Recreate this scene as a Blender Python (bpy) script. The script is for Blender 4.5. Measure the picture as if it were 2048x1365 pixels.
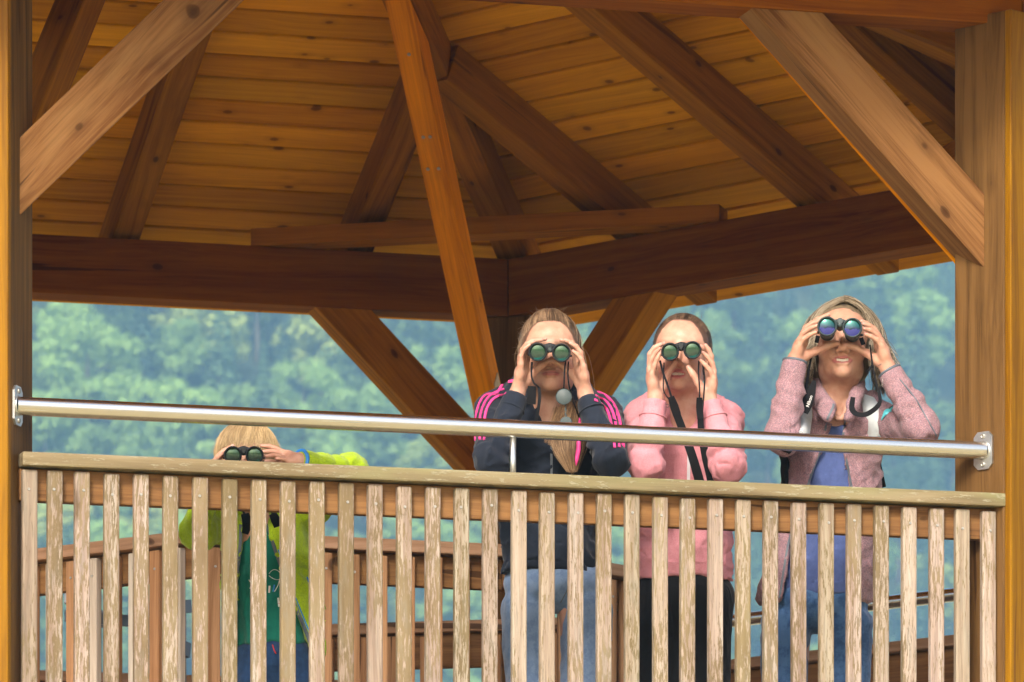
import bpy, bmesh, math, random
import numpy as np
from mathutils import Vector, Matrix
from mathutils.bvhtree import BVHTree

random.seed(7)
np.random.seed(7)
for _o in list(bpy.data.objects):
    bpy.data.objects.remove(_o)
SC = bpy.context.scene
COL = SC.collection
R = math.radians

# ------------------------------------------------------------------ camera
FPX = 11700.0          # focal length in pixels of the 2048 px wide photograph
HOR = 2700.0           # image row of the horizon
CZ = 1.6               # camera height above the ground
cam_data = bpy.data.cameras.new('camera')
cam = bpy.data.objects.new('camera', cam_data)
COL.objects.link(cam)
SC.camera = cam
cam.location = (0, 0, CZ)
cam.rotation_euler = (R(90), 0, 0)
cam_data.sensor_width = 36.0
cam_data.lens = FPX / 2048 * 36.0
cam_data.shift_y = (HOR - 682.5) / 2048
cam_data.clip_end = 5000
cam_data.dof.use_dof = True
cam_data.dof.focus_distance = 16.3
cam_data.dof.aperture_fstop = 12.0

# ------------------------------------------------------------------ world, sun, exposure
SUN_EL, SUN_AZ = 35.0, 194.0      # azimuth clockwise from +Y (behind the camera, a little to the left)
world = bpy.data.worlds.new('World')
SC.world = world
world.use_nodes = True
wn, wl = world.node_tree.nodes, world.node_tree.links
bg = wn.get('Background') or wn.new('ShaderNodeBackground')
sky = wn.new('ShaderNodeTexSky')
sky.sky_type = 'NISHITA'
sky.sun_disc = False
sky.sun_elevation = R(SUN_EL)
sky.sun_rotation = R(SUN_AZ)
sky.air_density = 1.0
sky.dust_density = 5.0
sky.ozone_density = 1.0
wl.new(sky.outputs[0], bg.inputs[0])
bg.inputs[1].default_value = 0.15
sun_data = bpy.data.lights.new('sun', 'SUN')
sun = bpy.data.objects.new('sun', sun_data)
COL.objects.link(sun)
sun_data.energy = 2.0
sun_data.angle = R(11)
sun_data.color = (1.0, 0.93, 0.83)
_d = Vector((math.sin(R(SUN_AZ)) * math.cos(R(SUN_EL)), math.cos(R(SUN_AZ)) * math.cos(R(SUN_EL)), math.sin(R(SUN_EL))))
sun.rotation_euler = _d.to_track_quat('Z', 'Y').to_euler()
vs = SC.view_settings
SC.display_settings.display_device = 'sRGB'
vs.view_transform = 'Standard'
vs.look = 'None'
vs.exposure = 1.24
vs.gamma = 1.0
vs.use_curve_mapping = False
SC.render.engine = 'CYCLES'
cy = SC.cycles
cy.use_denoising = True
cy.max_bounces = 7
cy.diffuse_bounces = 4
cy.glossy_bounces = 3
cy.transmission_bounces = 4
cy.volume_bounces = 1
cy.use_adaptive_sampling = True
cy.adaptive_threshold = 0.015
cy.sample_clamp_indirect = 6.0


def W(px, py, Y):
    """a point of the place at distance Y that the photograph shows at (px, py)"""
    return Vector(((px - 1024) / FPX * Y, Y, CZ + (HOR - py) / FPX * Y))


# ------------------------------------------------------------------ object helpers
def tag(o, label=None, cat=None, group=None, kind=None):
    if label: o['label'] = label
    if cat: o['category'] = cat
    if group: o['group'] = group
    if kind: o['kind'] = kind
    return o


def empty(name, loc, label=None, cat=None, group=None):
    o = bpy.data.objects.new(name, None)
    o.empty_display_size = 0.1
    COL.objects.link(o)
    o.location = loc
    return tag(o, label, cat, group)


def chain_world(o):
    m = o.matrix_basis.copy()
    while o.parent:
        o = o.parent
        m = o.matrix_basis @ m
    return m


def link(name, me, mat=None, parent=None, M=None):
    """link mesh me; M is the wanted world matrix"""
    o = bpy.data.objects.new(name, me)
    COL.objects.link(o)
    M = M or Matrix.Identity(4)
    if parent:
        o.parent = parent
        M = chain_world(parent).inverted() @ M
    o.matrix_basis = M
    if mat is not None and not me.materials:
        me.materials.append(mat)
    return o


def mesh_np(name, V, F, smooth=True, mat=None):
    """fast mesh from arrays; F is (n,3) or (n,4), or a list of such arrays"""
    if not isinstance(F, (list, tuple)):
        F = [F]
    me = bpy.data.meshes.new(name)
    V = np.asarray(V, dtype=np.float32)
    me.vertices.add(len(V))
    me.vertices.foreach_set('co', V.ravel())
    idx = np.concatenate([np.asarray(f, dtype=np.int32).ravel() for f in F])
    tot = np.concatenate([np.full(len(f), np.asarray(f).shape[1], dtype=np.int32) for f in F])
    st = np.concatenate([[0], np.cumsum(tot)[:-1]]).astype(np.int32)
    me.loops.add(len(idx))
    me.loops.foreach_set('vertex_index', idx)
    me.polygons.add(len(tot))
    me.polygons.foreach_set('loop_start', st)
    me.polygons.foreach_set('loop_total', tot)
    me.polygons.foreach_set('use_smooth', np.full(len(tot), smooth, dtype=bool))
    me.update(calc_edges=True)
    me.validate()
    if mat is not None:
        me.materials.append(mat)
    return me


def set_color(me, C):
    a = me.color_attributes.new('Col', 'FLOAT_COLOR', 'POINT')
    C = np.asarray(C, dtype=np.float32)
    if C.shape[1] == 3:
        C = np.hstack([C, np.ones((len(C), 1), np.float32)])
    a.data.foreach_set('color', C.ravel())


def bm_mesh(name, bm, mat=None, smooth=False):
    me = bpy.data.meshes.new(name)
    bm.normal_update()
    bm.to_mesh(me)
    bm.free()
    if smooth:
        for p in me.polygons:
            p.use_smooth = True
    if mat is not None:
        me.materials.append(mat)
    return me


def frame_of(p0, p1, up=(0, 0, 1)):
    p0, p1 = Vector(p0), Vector(p1)
    x = (p1 - p0).normalized()
    z = Vector(up)
    if abs(z.normalized().dot(x)) > .999: z = Vector((0, 1, 0)) if abs(x.y) < .9 else Vector((1, 0, 0))
    z = (z - x * z.dot(x)).normalized()
    y = z.cross(x)
    M = Matrix((x, y, z)).transposed().to_4x4()
    M.translation = p0
    return M, (p1 - p0).length


def box_bm(x0, x1, y0, y1, z0, z1, bev=0.0, seg=1):
    bm = bmesh.new()
    vs_ = [bm.verts.new((x, y, z)) for x in (x0, x1) for y in (y0, y1) for z in (z0, z1)]
    for f in ((0, 1, 3, 2), (4, 6, 7, 5), (0, 4, 5, 1), (2, 3, 7, 6), (0, 2, 6, 4), (1, 5, 7, 3)):
        bm.faces.new([vs_[i] for i in f])
    bmesh.ops.recalc_face_normals(bm, faces=bm.faces)
    if bev > 0:
        bmesh.ops.bevel(bm, geom=list(bm.edges), offset=bev, segments=seg, affect='EDGES', profile=0.5)
    return bm


def timber(name, p0, p1, w, h, mat, parent=None, up=(0, 0, 1), cuts=(), bev=0.004, ext=(0, 0)):
    """squared timber from p0 to p1 (w across, h along up); grain runs along its own x axis"""
    M, L = frame_of(p0, p1, up)
    bm = box_bm(-ext[0], L + ext[1], -w / 2, w / 2, -h / 2, h / 2)
    Mi = M.inverted()
    for co, no in cuts:      # keep the side the normal points away from
        lc = Mi @ Vector(co)
        ln = Mi.to_3x3() @ Vector(no)
        g = bmesh.ops.bisect_plane(bm, geom=bm.verts[:] + bm.edges[:] + bm.faces[:], plane_co=lc, plane_no=ln, clear_outer=True)
        es = [e for e in g['geom_cut'] if isinstance(e, bmesh.types.BMEdge)]
        if es:
            bmesh.ops.contextual_create(bm, geom=es)
    if bev:
        bmesh.ops.bevel(bm, geom=list(bm.edges), offset=bev, segments=2, affect='EDGES', profile=0.6)
    me = bm_mesh(name, bm, mat)
    return link(name, me, None, parent, M)


def shared_box(name, cache, key, dims, mat, parent, M, bev=0.003):
    """box centred on x/y, standing from 0 to dims[0] along its x axis; alike boxes share their mesh"""
    if key not in cache:
        L, w, h = dims
        cache[key] = bm_mesh(name, box_bm(0, L, -w / 2, w / 2, -h / 2, h / 2, bev, 2), mat)
    return link(name, cache[key], None, parent, M)


def tube_mesh(name, pts, r, n=12, mat=None, caps=True, smooth=True):
    pts = [Vector(p) for p in pts]
    rr = r if isinstance(r, (list, tuple)) else [r] * len(pts)
    V, F = [], []
    prev = None
    for i, p in enumerate(pts):
        t = (pts[min(i + 1, len(pts) - 1)] - pts[max(i - 1, 0)]).normalized()
        if prev is None:
            a = t.orthogonal().normalized()
        else:
            a = (prev - t * prev.dot(t)).normalized()
        prev = a
        b = t.cross(a)
        for k in range(n):
            th = 2 * math.pi * k / n
            V.append(p + (a * math.cos(th) + b * math.sin(th)) * rr[i])
    m = len(pts)
    for i in range(m - 1):
        for k in range(n):
            F.append((i * n + k, i * n + (k + 1) % n, (i + 1) * n + (k + 1) % n, (i + 1) * n + k))
    me = bpy.data.meshes.new(name)
    fs = list(F)
    if caps:
        fs.append(tuple(range(n - 1, -1, -1)))
        fs.append(tuple((m - 1) * n + k for k in range(n)))
    me.from_pydata([tuple(v) for v in V], [], fs)
    for p in me.polygons:
        p.use_smooth = smooth and len(p.vertices) == 4
    me.update()
    if mat is not None:
        me.materials.append(mat)
    return me


def lathe_mesh(name, prof, M, n=40, mat=None):
    """profile of (r, x) turned about the x axis, then moved by M"""
    V, F = [], []
    for r, x in prof:
        for k in range(n):
            th = 2 * math.pi * k / n
            V.append(M @ Vector((x, r * math.cos(th), r * math.sin(th))))
    for i in range(len(prof) - 1):
        for k in range(n):
            F.append((i * n + k, (i + 1) * n + k, (i + 1) * n + (k + 1) % n, i * n + (k + 1) % n))
    me = bpy.data.meshes.new(name)
    me.from_pydata([tuple(v) for v in V], [], F)
    for p in me.polygons:
        p.use_smooth = True
    me.update()
    if mat is not None:
        me.materials.append(mat)
    return me


def sharp(me, ang=35):
    me.set_sharp_from_angle(angle=R(ang))
    return me


# ------------------------------------------------------------------ materials
class NT:
    def __init__(self, name):
        self.m = bpy.data.materials.new(name)
        self.m.use_nodes = True
        self.n = self.m.node_tree.nodes
        self.l = self.m.node_tree.links
        self.p = self.n['Principled BSDF']

    def N(self, t, **kw):
        nd = self.n.new(t)
        for k, v in kw.items():
            if k.startswith('i_'):
                key = k[2:]
                key = int(key) if key.isdigit() else key.replace('_', ' ')
                self.set(nd, key, v)
            else:
                setattr(nd, k, v)
        return nd

    def set(self, nd, key, v):
        if isinstance(v, bpy.types.NodeSocket):
            self.l.new(v, nd.inputs[key])
        else:
            nd.inputs[key].default_value = v

    def P(self, **kw):
        for k, v in kw.items():
            self.set(self.p, k.replace('_', ' '), v)

    def math(self, op, a, b=0.0, c=0.0, clamp=False):
        nd = self.N('ShaderNodeMath', operation=op, use_clamp=clamp)
        self.set(nd, 0, a); self.set(nd, 1, b)
        if op in ('MULTIPLY_ADD', 'SMOOTH_MIN'): self.set(nd, 2, c)
        return nd.outputs[0]

    def mix(self, f, a, b, mode='MIX'):
        nd = self.N('ShaderNodeMix', data_type='RGBA', blend_type=mode)
        self.set(nd, 0, f)
        for i, v in ((6, a), (7, b)):
            if not isinstance(v, bpy.types.NodeSocket) and len(v) == 3: v = (*v, 1)
            self.set(nd, i, v)
        return nd.outputs[2]

    def ramp(self, f, stops, interp='LINEAR'):
        nd = self.N('ShaderNodeValToRGB')
        cr = nd.color_ramp
        cr.interpolation = interp
        while len(cr.elements) < len(stops): cr.elements.new(0.5)
        for e, (p, c) in zip(cr.elements, stops):
            e.position = p
            c = (c, c, c) if isinstance(c, (int, float)) else c
            e.color = (*c, 1)
        self.set(nd, 0, f)
        return nd.outputs[0]

    def noise(self, vec, scale=5, detail=3, rough=0.5, dist=0.0, out=0):
        nd = self.N('ShaderNodeTexNoise')
        if vec is not None: self.set(nd, 'Vector', vec)
        self.set(nd, 'Scale', scale); self.set(nd, 'Detail', detail)
        self.set(nd, 'Roughness', rough); self.set(nd, 'Distortion', dist)
        return nd.outputs[out]

    def mapping(self, vec, scale=(1, 1, 1), loc=(0, 0, 0)):
        nd = self.N('ShaderNodeMapping')
        self.set(nd, 'Vector', vec); self.set(nd, 'Scale', scale); self.set(nd, 'Location', loc)
        return nd.outputs[0]

    def vmath(self, op, a, b=(0, 0, 0)):
        nd = self.N('ShaderNodeVectorMath', operation=op)
        self.set(nd, 0, a)
        if op == 'SCALE': self.set(nd, 3, b)
        else: self.set(nd, 1, b)
        return nd.outputs[0]

    def objvec(self):
        """object coordinates shifted by a random amount for each object"""
        tc = self.N('ShaderNodeTexCoord').outputs['Object']
        oi = self.N('ShaderNodeObjectInfo').outputs['Random']
        cx = self.N('ShaderNodeCombineXYZ')
        self.set(cx, 0, self.math('MULTIPLY', oi, 37.0))
        self.set(cx, 1, self.math('MULTIPLY', oi, 91.0))
        self.set(cx, 2, self.math('MULTIPLY', oi, 53.0))
        return self.vmath('ADD', tc, cx.outputs[0]), oi

    def bump(self, h, strength=0.3, dist=0.002):
        nd = self.N('ShaderNodeBump')
        self.set(nd, 'Height', h); self.set(nd, 'Strength', strength); self.set(nd, 'Distance', dist)
        self.l.new(nd.outputs[0], self.p.inputs['Normal'])
        return nd


def wood(name, dark, light, knot=(0.03, 0.012, 0.005), rough=0.5, vary=0.25, knots=True, spec=0.12, stain=None, few=.78, crack=.75, grain=1.0):
    few_ = few
    t = NT(name)
    v, oi = t.objvec()
    # warped coordinates, long along x
    wv = t.noise(t.mapping(v, (0.9, 5, 5)), 1.0, 2, 0.5, out=1)
    vv = t.vmath('ADD', v, t.vmath('SCALE', t.vmath('SUBTRACT', wv, (0.5, 0.5, 0.5)), 0.11))
    rings = t.noise(t.mapping(vv, (0.45, 38, 38)), 1.0, 3, 0.6)
    fine = t.noise(t.mapping(vv, (4.0, 130, 130)), 1.0, 3, 0.7)
    broad = t.noise(t.mapping(v, (0.8, 4, 4)), 1.0, 3, 0.55)
    rings = t.math('ADD', t.math('MULTIPLY', t.math('SUBTRACT', rings, .5), grain), .5)
    fine = t.math('ADD', t.math('MULTIPLY', t.math('SUBTRACT', fine, .5), grain), .5)
    f = t.math('ADD', t.math('MULTIPLY', rings, 0.95), t.math('MULTIPLY', fine, 0.55))
    f = t.math('ADD', f, t.math('MULTIPLY', broad, 0.45))
    col = t.ramp(t.math('SUBTRACT', f, 0.46), [(0.3, dark), (0.47, tuple((a + b) / 2 for a, b in zip(dark, light))), (0.66, light)])
    if stain:
        s = t.ramp(t.noise(t.mapping(v, (1.2, 6, 6), (5, 3, 1)), 1.0, 4, 0.6), [(0.48, 0.0), (0.62, 1.0)])
        col = t.mix(t.math('MULTIPLY', s, 0.6), col, stain)
    hgt = t.math('ADD', rings, t.math('MULTIPLY', fine, 0.5))
    if knots:
        vo = t.N('ShaderNodeTexVoronoi', feature='F1', voronoi_dimensions='3D')
        t.set(vo, 'Vector', t.mapping(vv, (7, 12, 12)))
        t.set(vo, 'Scale', 1.0)
        d = vo.outputs['Distance']
        k = t.ramp(d, [(0.06, 1.0), (0.12, 0.8), (0.15, 0.25), (0.34, 0.0)])
        fw = t.math('GREATER_THAN', t.N('ShaderNodeSeparateColor', i_0=vo.outputs['Color']).outputs[0], few_)
        k = t.math('MULTIPLY', k, fw)
        col = t.mix(t.math('MULTIPLY', k, 0.8), col, knot)
        hgt = t.math('SUBTRACT', hgt, t.math('MULTIPLY', k, 0.5))
    # short drying cracks along the grain
    ck = t.ramp(t.noise(t.mapping(vv, (0.7, 26, 26), (9, 2, 4)), 1.0, 2, 0.4), [(0.685, 0.0), (0.705, 1.0)])
    col = t.mix(t.math('MULTIPLY', ck, crack), col, knot)
    hgt = t.math('SUBTRACT', hgt, ck)
    val = t.math('ADD', t.math('MULTIPLY', t.math('FRACT', t.math('MULTIPLY', oi, 13.7)), 2 * vary), 1 - vary)
    col = t.mix(1.0, col, t.N('ShaderNodeCombineColor', i_0=val, i_1=val, i_2=val).outputs[0], 'MULTIPLY')
    hr3 = t.math('FRACT', t.math('MULTIPLY', oi, 71.3))
    col = t.mix(t.math('MULTIPLY', hr3, vary * 2.2), col, t.mix(1.0, col, (1.05, 0.74, 0.5), 'MULTIPLY'))
    t.P(Base_Color=col, Roughness=t.math('ADD', t.math('MULTIPLY', fine, 0.25), rough - 0.1), Specular_IOR_Level=spec)
    t.bump(hgt, 0.35, 0.0015)
    return t.m


def weathered(name):
    """old olive stain flaking off bleached pinkish wood"""
    t = NT(name)
    v, oi = t.objvec()
    wv = t.noise(t.mapping(v, (4, 20, 20)), 1.0, 2, 0.5, out=1)
    vv = t.vmath('ADD', v, t.vmath('SCALE', t.vmath('SUBTRACT', wv, (0.311, 0.311, 0.311)), 0.02))
    fine = t.noise(t.mapping(vv, (10, 240, 240)), 1.0, 3, 0.65)
    bare = t.ramp(t.noise(t.mapping(vv, (1.5, 60, 60)), 1.0, 3, 0.6), [(0.3, (0.223, 0.155, 0.115)), (0.5, (0.323, 0.245, 0.186)), (0.72, (0.410, 0.348, 0.286))])
    bare = t.mix(t.math('MULTIPLY', t.ramp(fine, [(0.5, 0.0), (0.7, 1.0)]), 0.5), bare, (0.124, 0.097, 0.071))
    old = t.ramp(t.noise(t.mapping(v, (3, 12, 12)), 1.0, 4, 0.6), [(0.35, (0.124, 0.084, 0.034)), (0.55, (0.186, 0.134, 0.062)), (0.72, (0.236, 0.186, 0.106))])
    flake = t.noise(t.mapping(vv, (22, 170, 170)), 1.0, 5, 0.72)
    zone = t.noise(t.mapping(v, (2.2, 7, 7), (3, 3, 3)), 1.0, 2, 0.5)
    amt = t.math('ADD', flake, t.math('MULTIPLY', t.math('SUBTRACT', zone, 0.5), 0.55))
    rnd = t.math('MULTIPLY', t.math('SUBTRACT', t.math('FRACT', t.math('MULTIPLY', oi, 7.31)), 0.5), 0.12)
    m = t.ramp(t.math('ADD', amt, rnd), [(0.49, 0.0), (0.54, 0.85)])
    col = t.mix(m, bare, old)
    grey = t.ramp(t.noise(t.mapping(v, (5, 30, 30), (1, 8, 2)), 1.0, 3, 0.6), [(0.55, 0.0), (0.7, 1.0)])
    col = t.mix(t.math('MULTIPLY', grey, 0.35), col, (0.205, 0.192, 0.161))
    vo = t.N('ShaderNodeTexVoronoi', feature='F1', voronoi_dimensions='3D')
    t.set(vo, 'Vector', t.mapping(vv, (3.0, 16, 16))); t.set(vo, 'Scale', 1.0)
    k = t.ramp(vo.outputs['Distance'], [(0.08, 1.0), (0.14, 0.5), (0.22, 0.0)])
    few = t.math('GREATER_THAN', t.N('ShaderNodeSeparateColor', i_0=vo.outputs['Color']).outputs[0], 0.72)
    col = t.mix(t.math('MULTIPLY', t.math('MULTIPLY', k, few), 0.7), col, (0.081, 0.047, 0.022))
    r2 = t.math('FRACT', t.math('MULTIPLY', oi, 29.3)); r3 = t.math('FRACT', t.math('MULTIPLY', oi, 57.1))
    tone = t.mix(r2, (0.84, 0.84, 0.88), (1.10, 1.12, 1.24))
    col = t.mix(1.0, col, tone, 'MULTIPLY')
    col = t.mix(t.math('MULTIPLY', r3, 0.35), col, t.mix(1.0, col, (0.85, 0.95, 0.62), 'MULTIPLY'))
    t.P(Base_Color=col, Roughness=0.75, Specular_IOR_Level=0.2)
    t.bump(t.math('ADD', t.math('ADD', m, t.math('MULTIPLY', fine, 0.6)), 0.0), 0.45, 0.0015)
    return t.m


def mossy(name):
    t = NT(name)
    v, oi = t.objvec()
    fine = t.noise(t.mapping(v, (6, 200, 200)), 1.0, 3, 0.65)
    base = t.ramp(t.noise(t.mapping(v, (2, 40, 40)), 1.0, 3, 0.6), [(0.3, (0.118, 0.085, 0.044)), (0.55, (0.207, 0.159, 0.089)), (0.75, (0.296, 0.244, 0.155))])
    z = t.noise(t.mapping(v, (1.6, 8, 8)), 1.0, 3, 0.55)
    moss = t.ramp(z, [(0.4, (0.20, 0.165, 0.10)), (0.62, (0.21, 0.205, 0.095))])
    col = t.mix(t.ramp(z, [(0.44, 0.05), (0.66, 0.7)]), base, moss)
    fl = t.ramp(t.noise(t.mapping(v, (26, 110, 110)), 1.0, 5, 0.7), [(0.56, 0.0), (0.62, 1.0)])
    col = t.mix(t.math('MULTIPLY', fl, 0.6), col, (0.333, 0.311, 0.222))
    t.P(Base_Color=col, Roughness=0.8, Specular_IOR_Level=0.2)
    t.bump(t.math('ADD', fl, fine), 0.5, 0.0015)
    return t.m


def plain(name, col, rough=0.5, metal=0.0, spec=0.5, nscale=0, namt=0.15, bump=0.0, bscale=300, coat=0.0, sheen=0.0):
    t = NT(name)
    if nscale:
        tc = t.N('ShaderNodeTexCoord').outputs['Object']
        nz = t.noise(tc, nscale, 4, 0.6)
        c = t.ramp(nz, [(0.3, tuple(x * (1 - namt) for x in col)), (0.7, tuple(min(1, x * (1 + namt)) for x in col))])
        t.P(Base_Color=c)
        if bump:
            t.bump(t.noise(tc, bscale, 3, 0.6), bump, 0.001)
    else:
        t.P(Base_Color=(*col, 1))
    t.P(Roughness=rough, Metallic=metal, Specular_IOR_Level=spec, Coat_Weight=coat, Sheen_Weight=sheen)
    return t.m


M_beam = wood('dark_stained_beam', (0.10, 0.027, 0.002), (0.21, 0.072, 0.005), rough=0.75, spec=.02, grain=.8, vary=0.12)
M_hip = wood('brown_rafter_wood', (0.145, 0.050, 0.003), (0.31, 0.130, 0.008), few=.7, rough=0.7, spec=.03, grain=.75, crack=.5, vary=0.15)
M_brace = wood('weathered_brace_wood', (0.105, 0.043, 0.013), (0.225, 0.114, 0.042), rough=0.65, spec=.05, vary=0.06, stain=(0.245, 0.140, 0.055), few=.7)
M_post = wood('post_wood', (0.065, 0.032, 0.009), (0.14, 0.073, 0.023), rough=0.6, vary=0.06, knots=True)
M_orange = wood('orange_glazed_wood', (0.14, 0.058, 0.0), (0.26, 0.125, 0.001), knot=(0.09, 0.03, 0.006), rough=0.5, vary=0.06, spec=0.15)
M_orange2 = wood('orange_brace_wood', (0.44, 0.138, 0.0), (0.74, 0.270, 0.001), knot=(0.10, 0.03, 0.006), rough=0.7, vary=0.06, spec=0.04)
M_board = wood('roof_board_wood', (0.33, 0.128, 0.002), (0.62, 0.290, 0.006), knot=(0.07, 0.022, 0.003), rough=0.7, vary=0.2, spec=0.03, few=.45, crack=.1, grain=.5)
M_gap = plain('dark_backing', (0.022, 0.006, 0.002), 0.9)
M_rail = wood('rail_board_wood', (0.12, 0.056, 0.021), (0.24, 0.125, 0.048), rough=0.6, vary=0.06)
M_slat = weathered('flaking_slat_wood')
M_slat_in = wood('inner_slat_wood', (0.20, 0.10, 0.045), (0.40, 0.23, 0.12), rough=0.6, vary=0.15)
M_slat_grey = wood('grey_slat_wood', (0.30, 0.25, 0.20), (0.52, 0.46, 0.39), rough=0.7, vary=0.1)
M_cap = mossy('mossy_cap_wood')
M_cap_in = wood('inner_cap_wood', (0.22, 0.12, 0.065), (0.36, 0.22, 0.14), rough=0.6, vary=0.08)
M_floor = wood('floor_plank_wood', (0.20, 0.14, 0.09), (0.36, 0.27, 0.19), rough=0.7, vary=0.15)


def steel():
    t = NT('brushed_steel')
    tc = t.N('ShaderNodeTexCoord').outputs['Object']
    nz = t.noise(t.mapping(tc, (1.5, 90, 90)), 1.0, 3, 0.6)
    t.P(Base_Color=(0.62, 0.60, 0.57, 1), Metallic=1.0, Roughness=t.math('ADD', t.math('MULTIPLY', nz, 0.12), 0.20), Anisotropic=0.3)
    return t.m


M_steel = steel()
M_zinc = plain('zinc_plate', (0.62, 0.63, 0.62), 0.42, 1.0, nscale=60, namt=0.12)
M_screw = plain('screw_steel', (0.36, 0.35, 0.32), 0.5, 0.8)
M_dsteel = plain('dark_flat_steel', (0.16, 0.17, 0.18), 0.4, 0.9)

# ------------------------------------------------------------------ the pavilion's plan: a hexagon
S = 2.85
PSI = R(15.9)
_zl = (math.cos(PSI) - .08342 * math.sin(PSI)) / .17272 * S
u = Vector((math.cos(PSI), math.sin(PSI), 0))
n = Vector((-math.sin(PSI), math.cos(PSI), 0))
FL = Vector((-.0893 * _zl, _zl, 0))
HEX = [FL, FL + u * S]                                   # FL, FR, R, BR, BL, L
HEX.append(FL + u * S + (u * .5 + n * .8660254) * S)
HEX.append(FL + u * S + n * (1.7320508 * S))
HEX.append(FL + n * (1.7320508 * S))
HEX.append(FL + (u * -.5 + n * .8660254) * S)
CEN = FL + (u * .5 + n * .8660254) * S
APO = .8660254 * S
ZUP = Vector((0, 0, 1))
FLOOR = CZ + 1.32
BB, BT = CZ + 3.70, CZ + 3.905      # wall plate: bottom and top
FS = .427                            # roof slope
HS = FS * .8660254


def at(p, z):
    return Vector((p.x, p.y, z))


pav = empty('pavilion', at(CEN, FLOOR), 'open six-sided timber pavilion with boarded roof, braces and orange outer posts', 'pavilion')
roof = empty('roof', at(CEN, BT))
roof.parent = pav
roof.matrix_basis = Matrix.Translation((0, 0, BT - FLOOR))

TH = 0.14
for i in range(6):
    a, b = HEX[i], HEX[(i + 1) % 6]
    mid = (a + b) / 2
    out = (mid - CEN).normalized()
    d = (b - a).normalized()
    ra = (a - CEN).normalized()
    rb = (b - CEN).normalized()
    # mitre planes through the corners
    na = ZUP.cross(ra); nb = ZUP.cross(rb)
    na = na if na.dot(d) < 0 else -na
    nb = nb if nb.dot(d) > 0 else -nb
    bb_ = BB - (.028 if i == 0 else 0)
    zc = (bb_ + BT) / 2
    lw = .026 if i == 0 else 0
    timber('beam', at(a, zc), at(b, zc), TH, BT - bb_, M_beam, pav,
           cuts=[(at(a, zc) - na * .0018, na), (at(b, zc) - nb * .0018, nb)], ext=(.1, .1))
    # knee braces in the plane of the side
    for p, q in ((a, d), (b, -d)):
        timber('brace', at(p, CZ + 3.056 - lw), at(p + q * .76, CZ + 3.056 + .76 - lw), .12, .146, M_brace if i == 0 else M_hip, pav, bev=.006)

for i, v in enumerate(HEX):
    rad = (CEN - v).normalized()
    M, L = frame_of(at(v, 0), at(v, BB - .002), up=rad)
    bm = box_bm(0, L, -.09, .09, -.09, .09, .005, 2)
    post = link('post', bm_mesh('post', bm, M_post), None, pav, M)
    # glazed cladding boards on the two weather sides
    side = rad.cross(ZUP)
    o_ = -rad
    for nn in ((o_ if i in (0,) else None), (side if i == 1 else None), (-side if i == 5 else None), (o_ if i in (1,) else None)):
        if nn is None: continue
        along = nn.cross(ZUP).normalized()
        c = at(v, 0) + nn * (.09 + .0125)
        Mx = Matrix((ZUP, along, nn)).transposed().to_4x4()
        Mx.translation = c
        bm = box_bm(0, L - .0, -.091, .091, -.012, .012, .004, 2)
        link('cladding_board', bm_mesh('cladding_board', bm, M_orange), None, post, Mx)

# radial braces from the posts to the hips
for i, v in enumerate(HEX):
    rad = (CEN - v).normalized()
    if i in (0, 4, 5) and False: continue
    p0 = at(v, CZ + 2.98)
    p1 = at(v + rad * 1.46, BT + HS * 1.46)
    timber('radial_brace', p0, p1, .088, .11, M_orange2 if i in (1, 3) else M_hip, pav,
           cuts=[(at(v, BT + .004), Vector((-rad.x * HS, -rad.y * HS, 1)).normalized())], bev=.005, ext=(0, .3))

# hips
RH = .15
for i, v in enumerate(HEX):
    rad = (CEN - v).normalized()
    p_in = CEN - rad * .02
    slope = Vector((rad.x, rad.y, HS)).normalized()
    nrm = Vector((-rad.x * HS, -rad.y * HS, 1)).normalized()
    a0 = at(v, BT) - slope * .42
    a1 = at(v, BT) + slope * (S / slope.xy.length - .03)
    timber('hip_rafter', a0 + nrm * RH * .52, a1 + nrm * RH * .52, .11, RH * .98, M_hip, pav, up=nrm, bev=.005)
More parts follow.
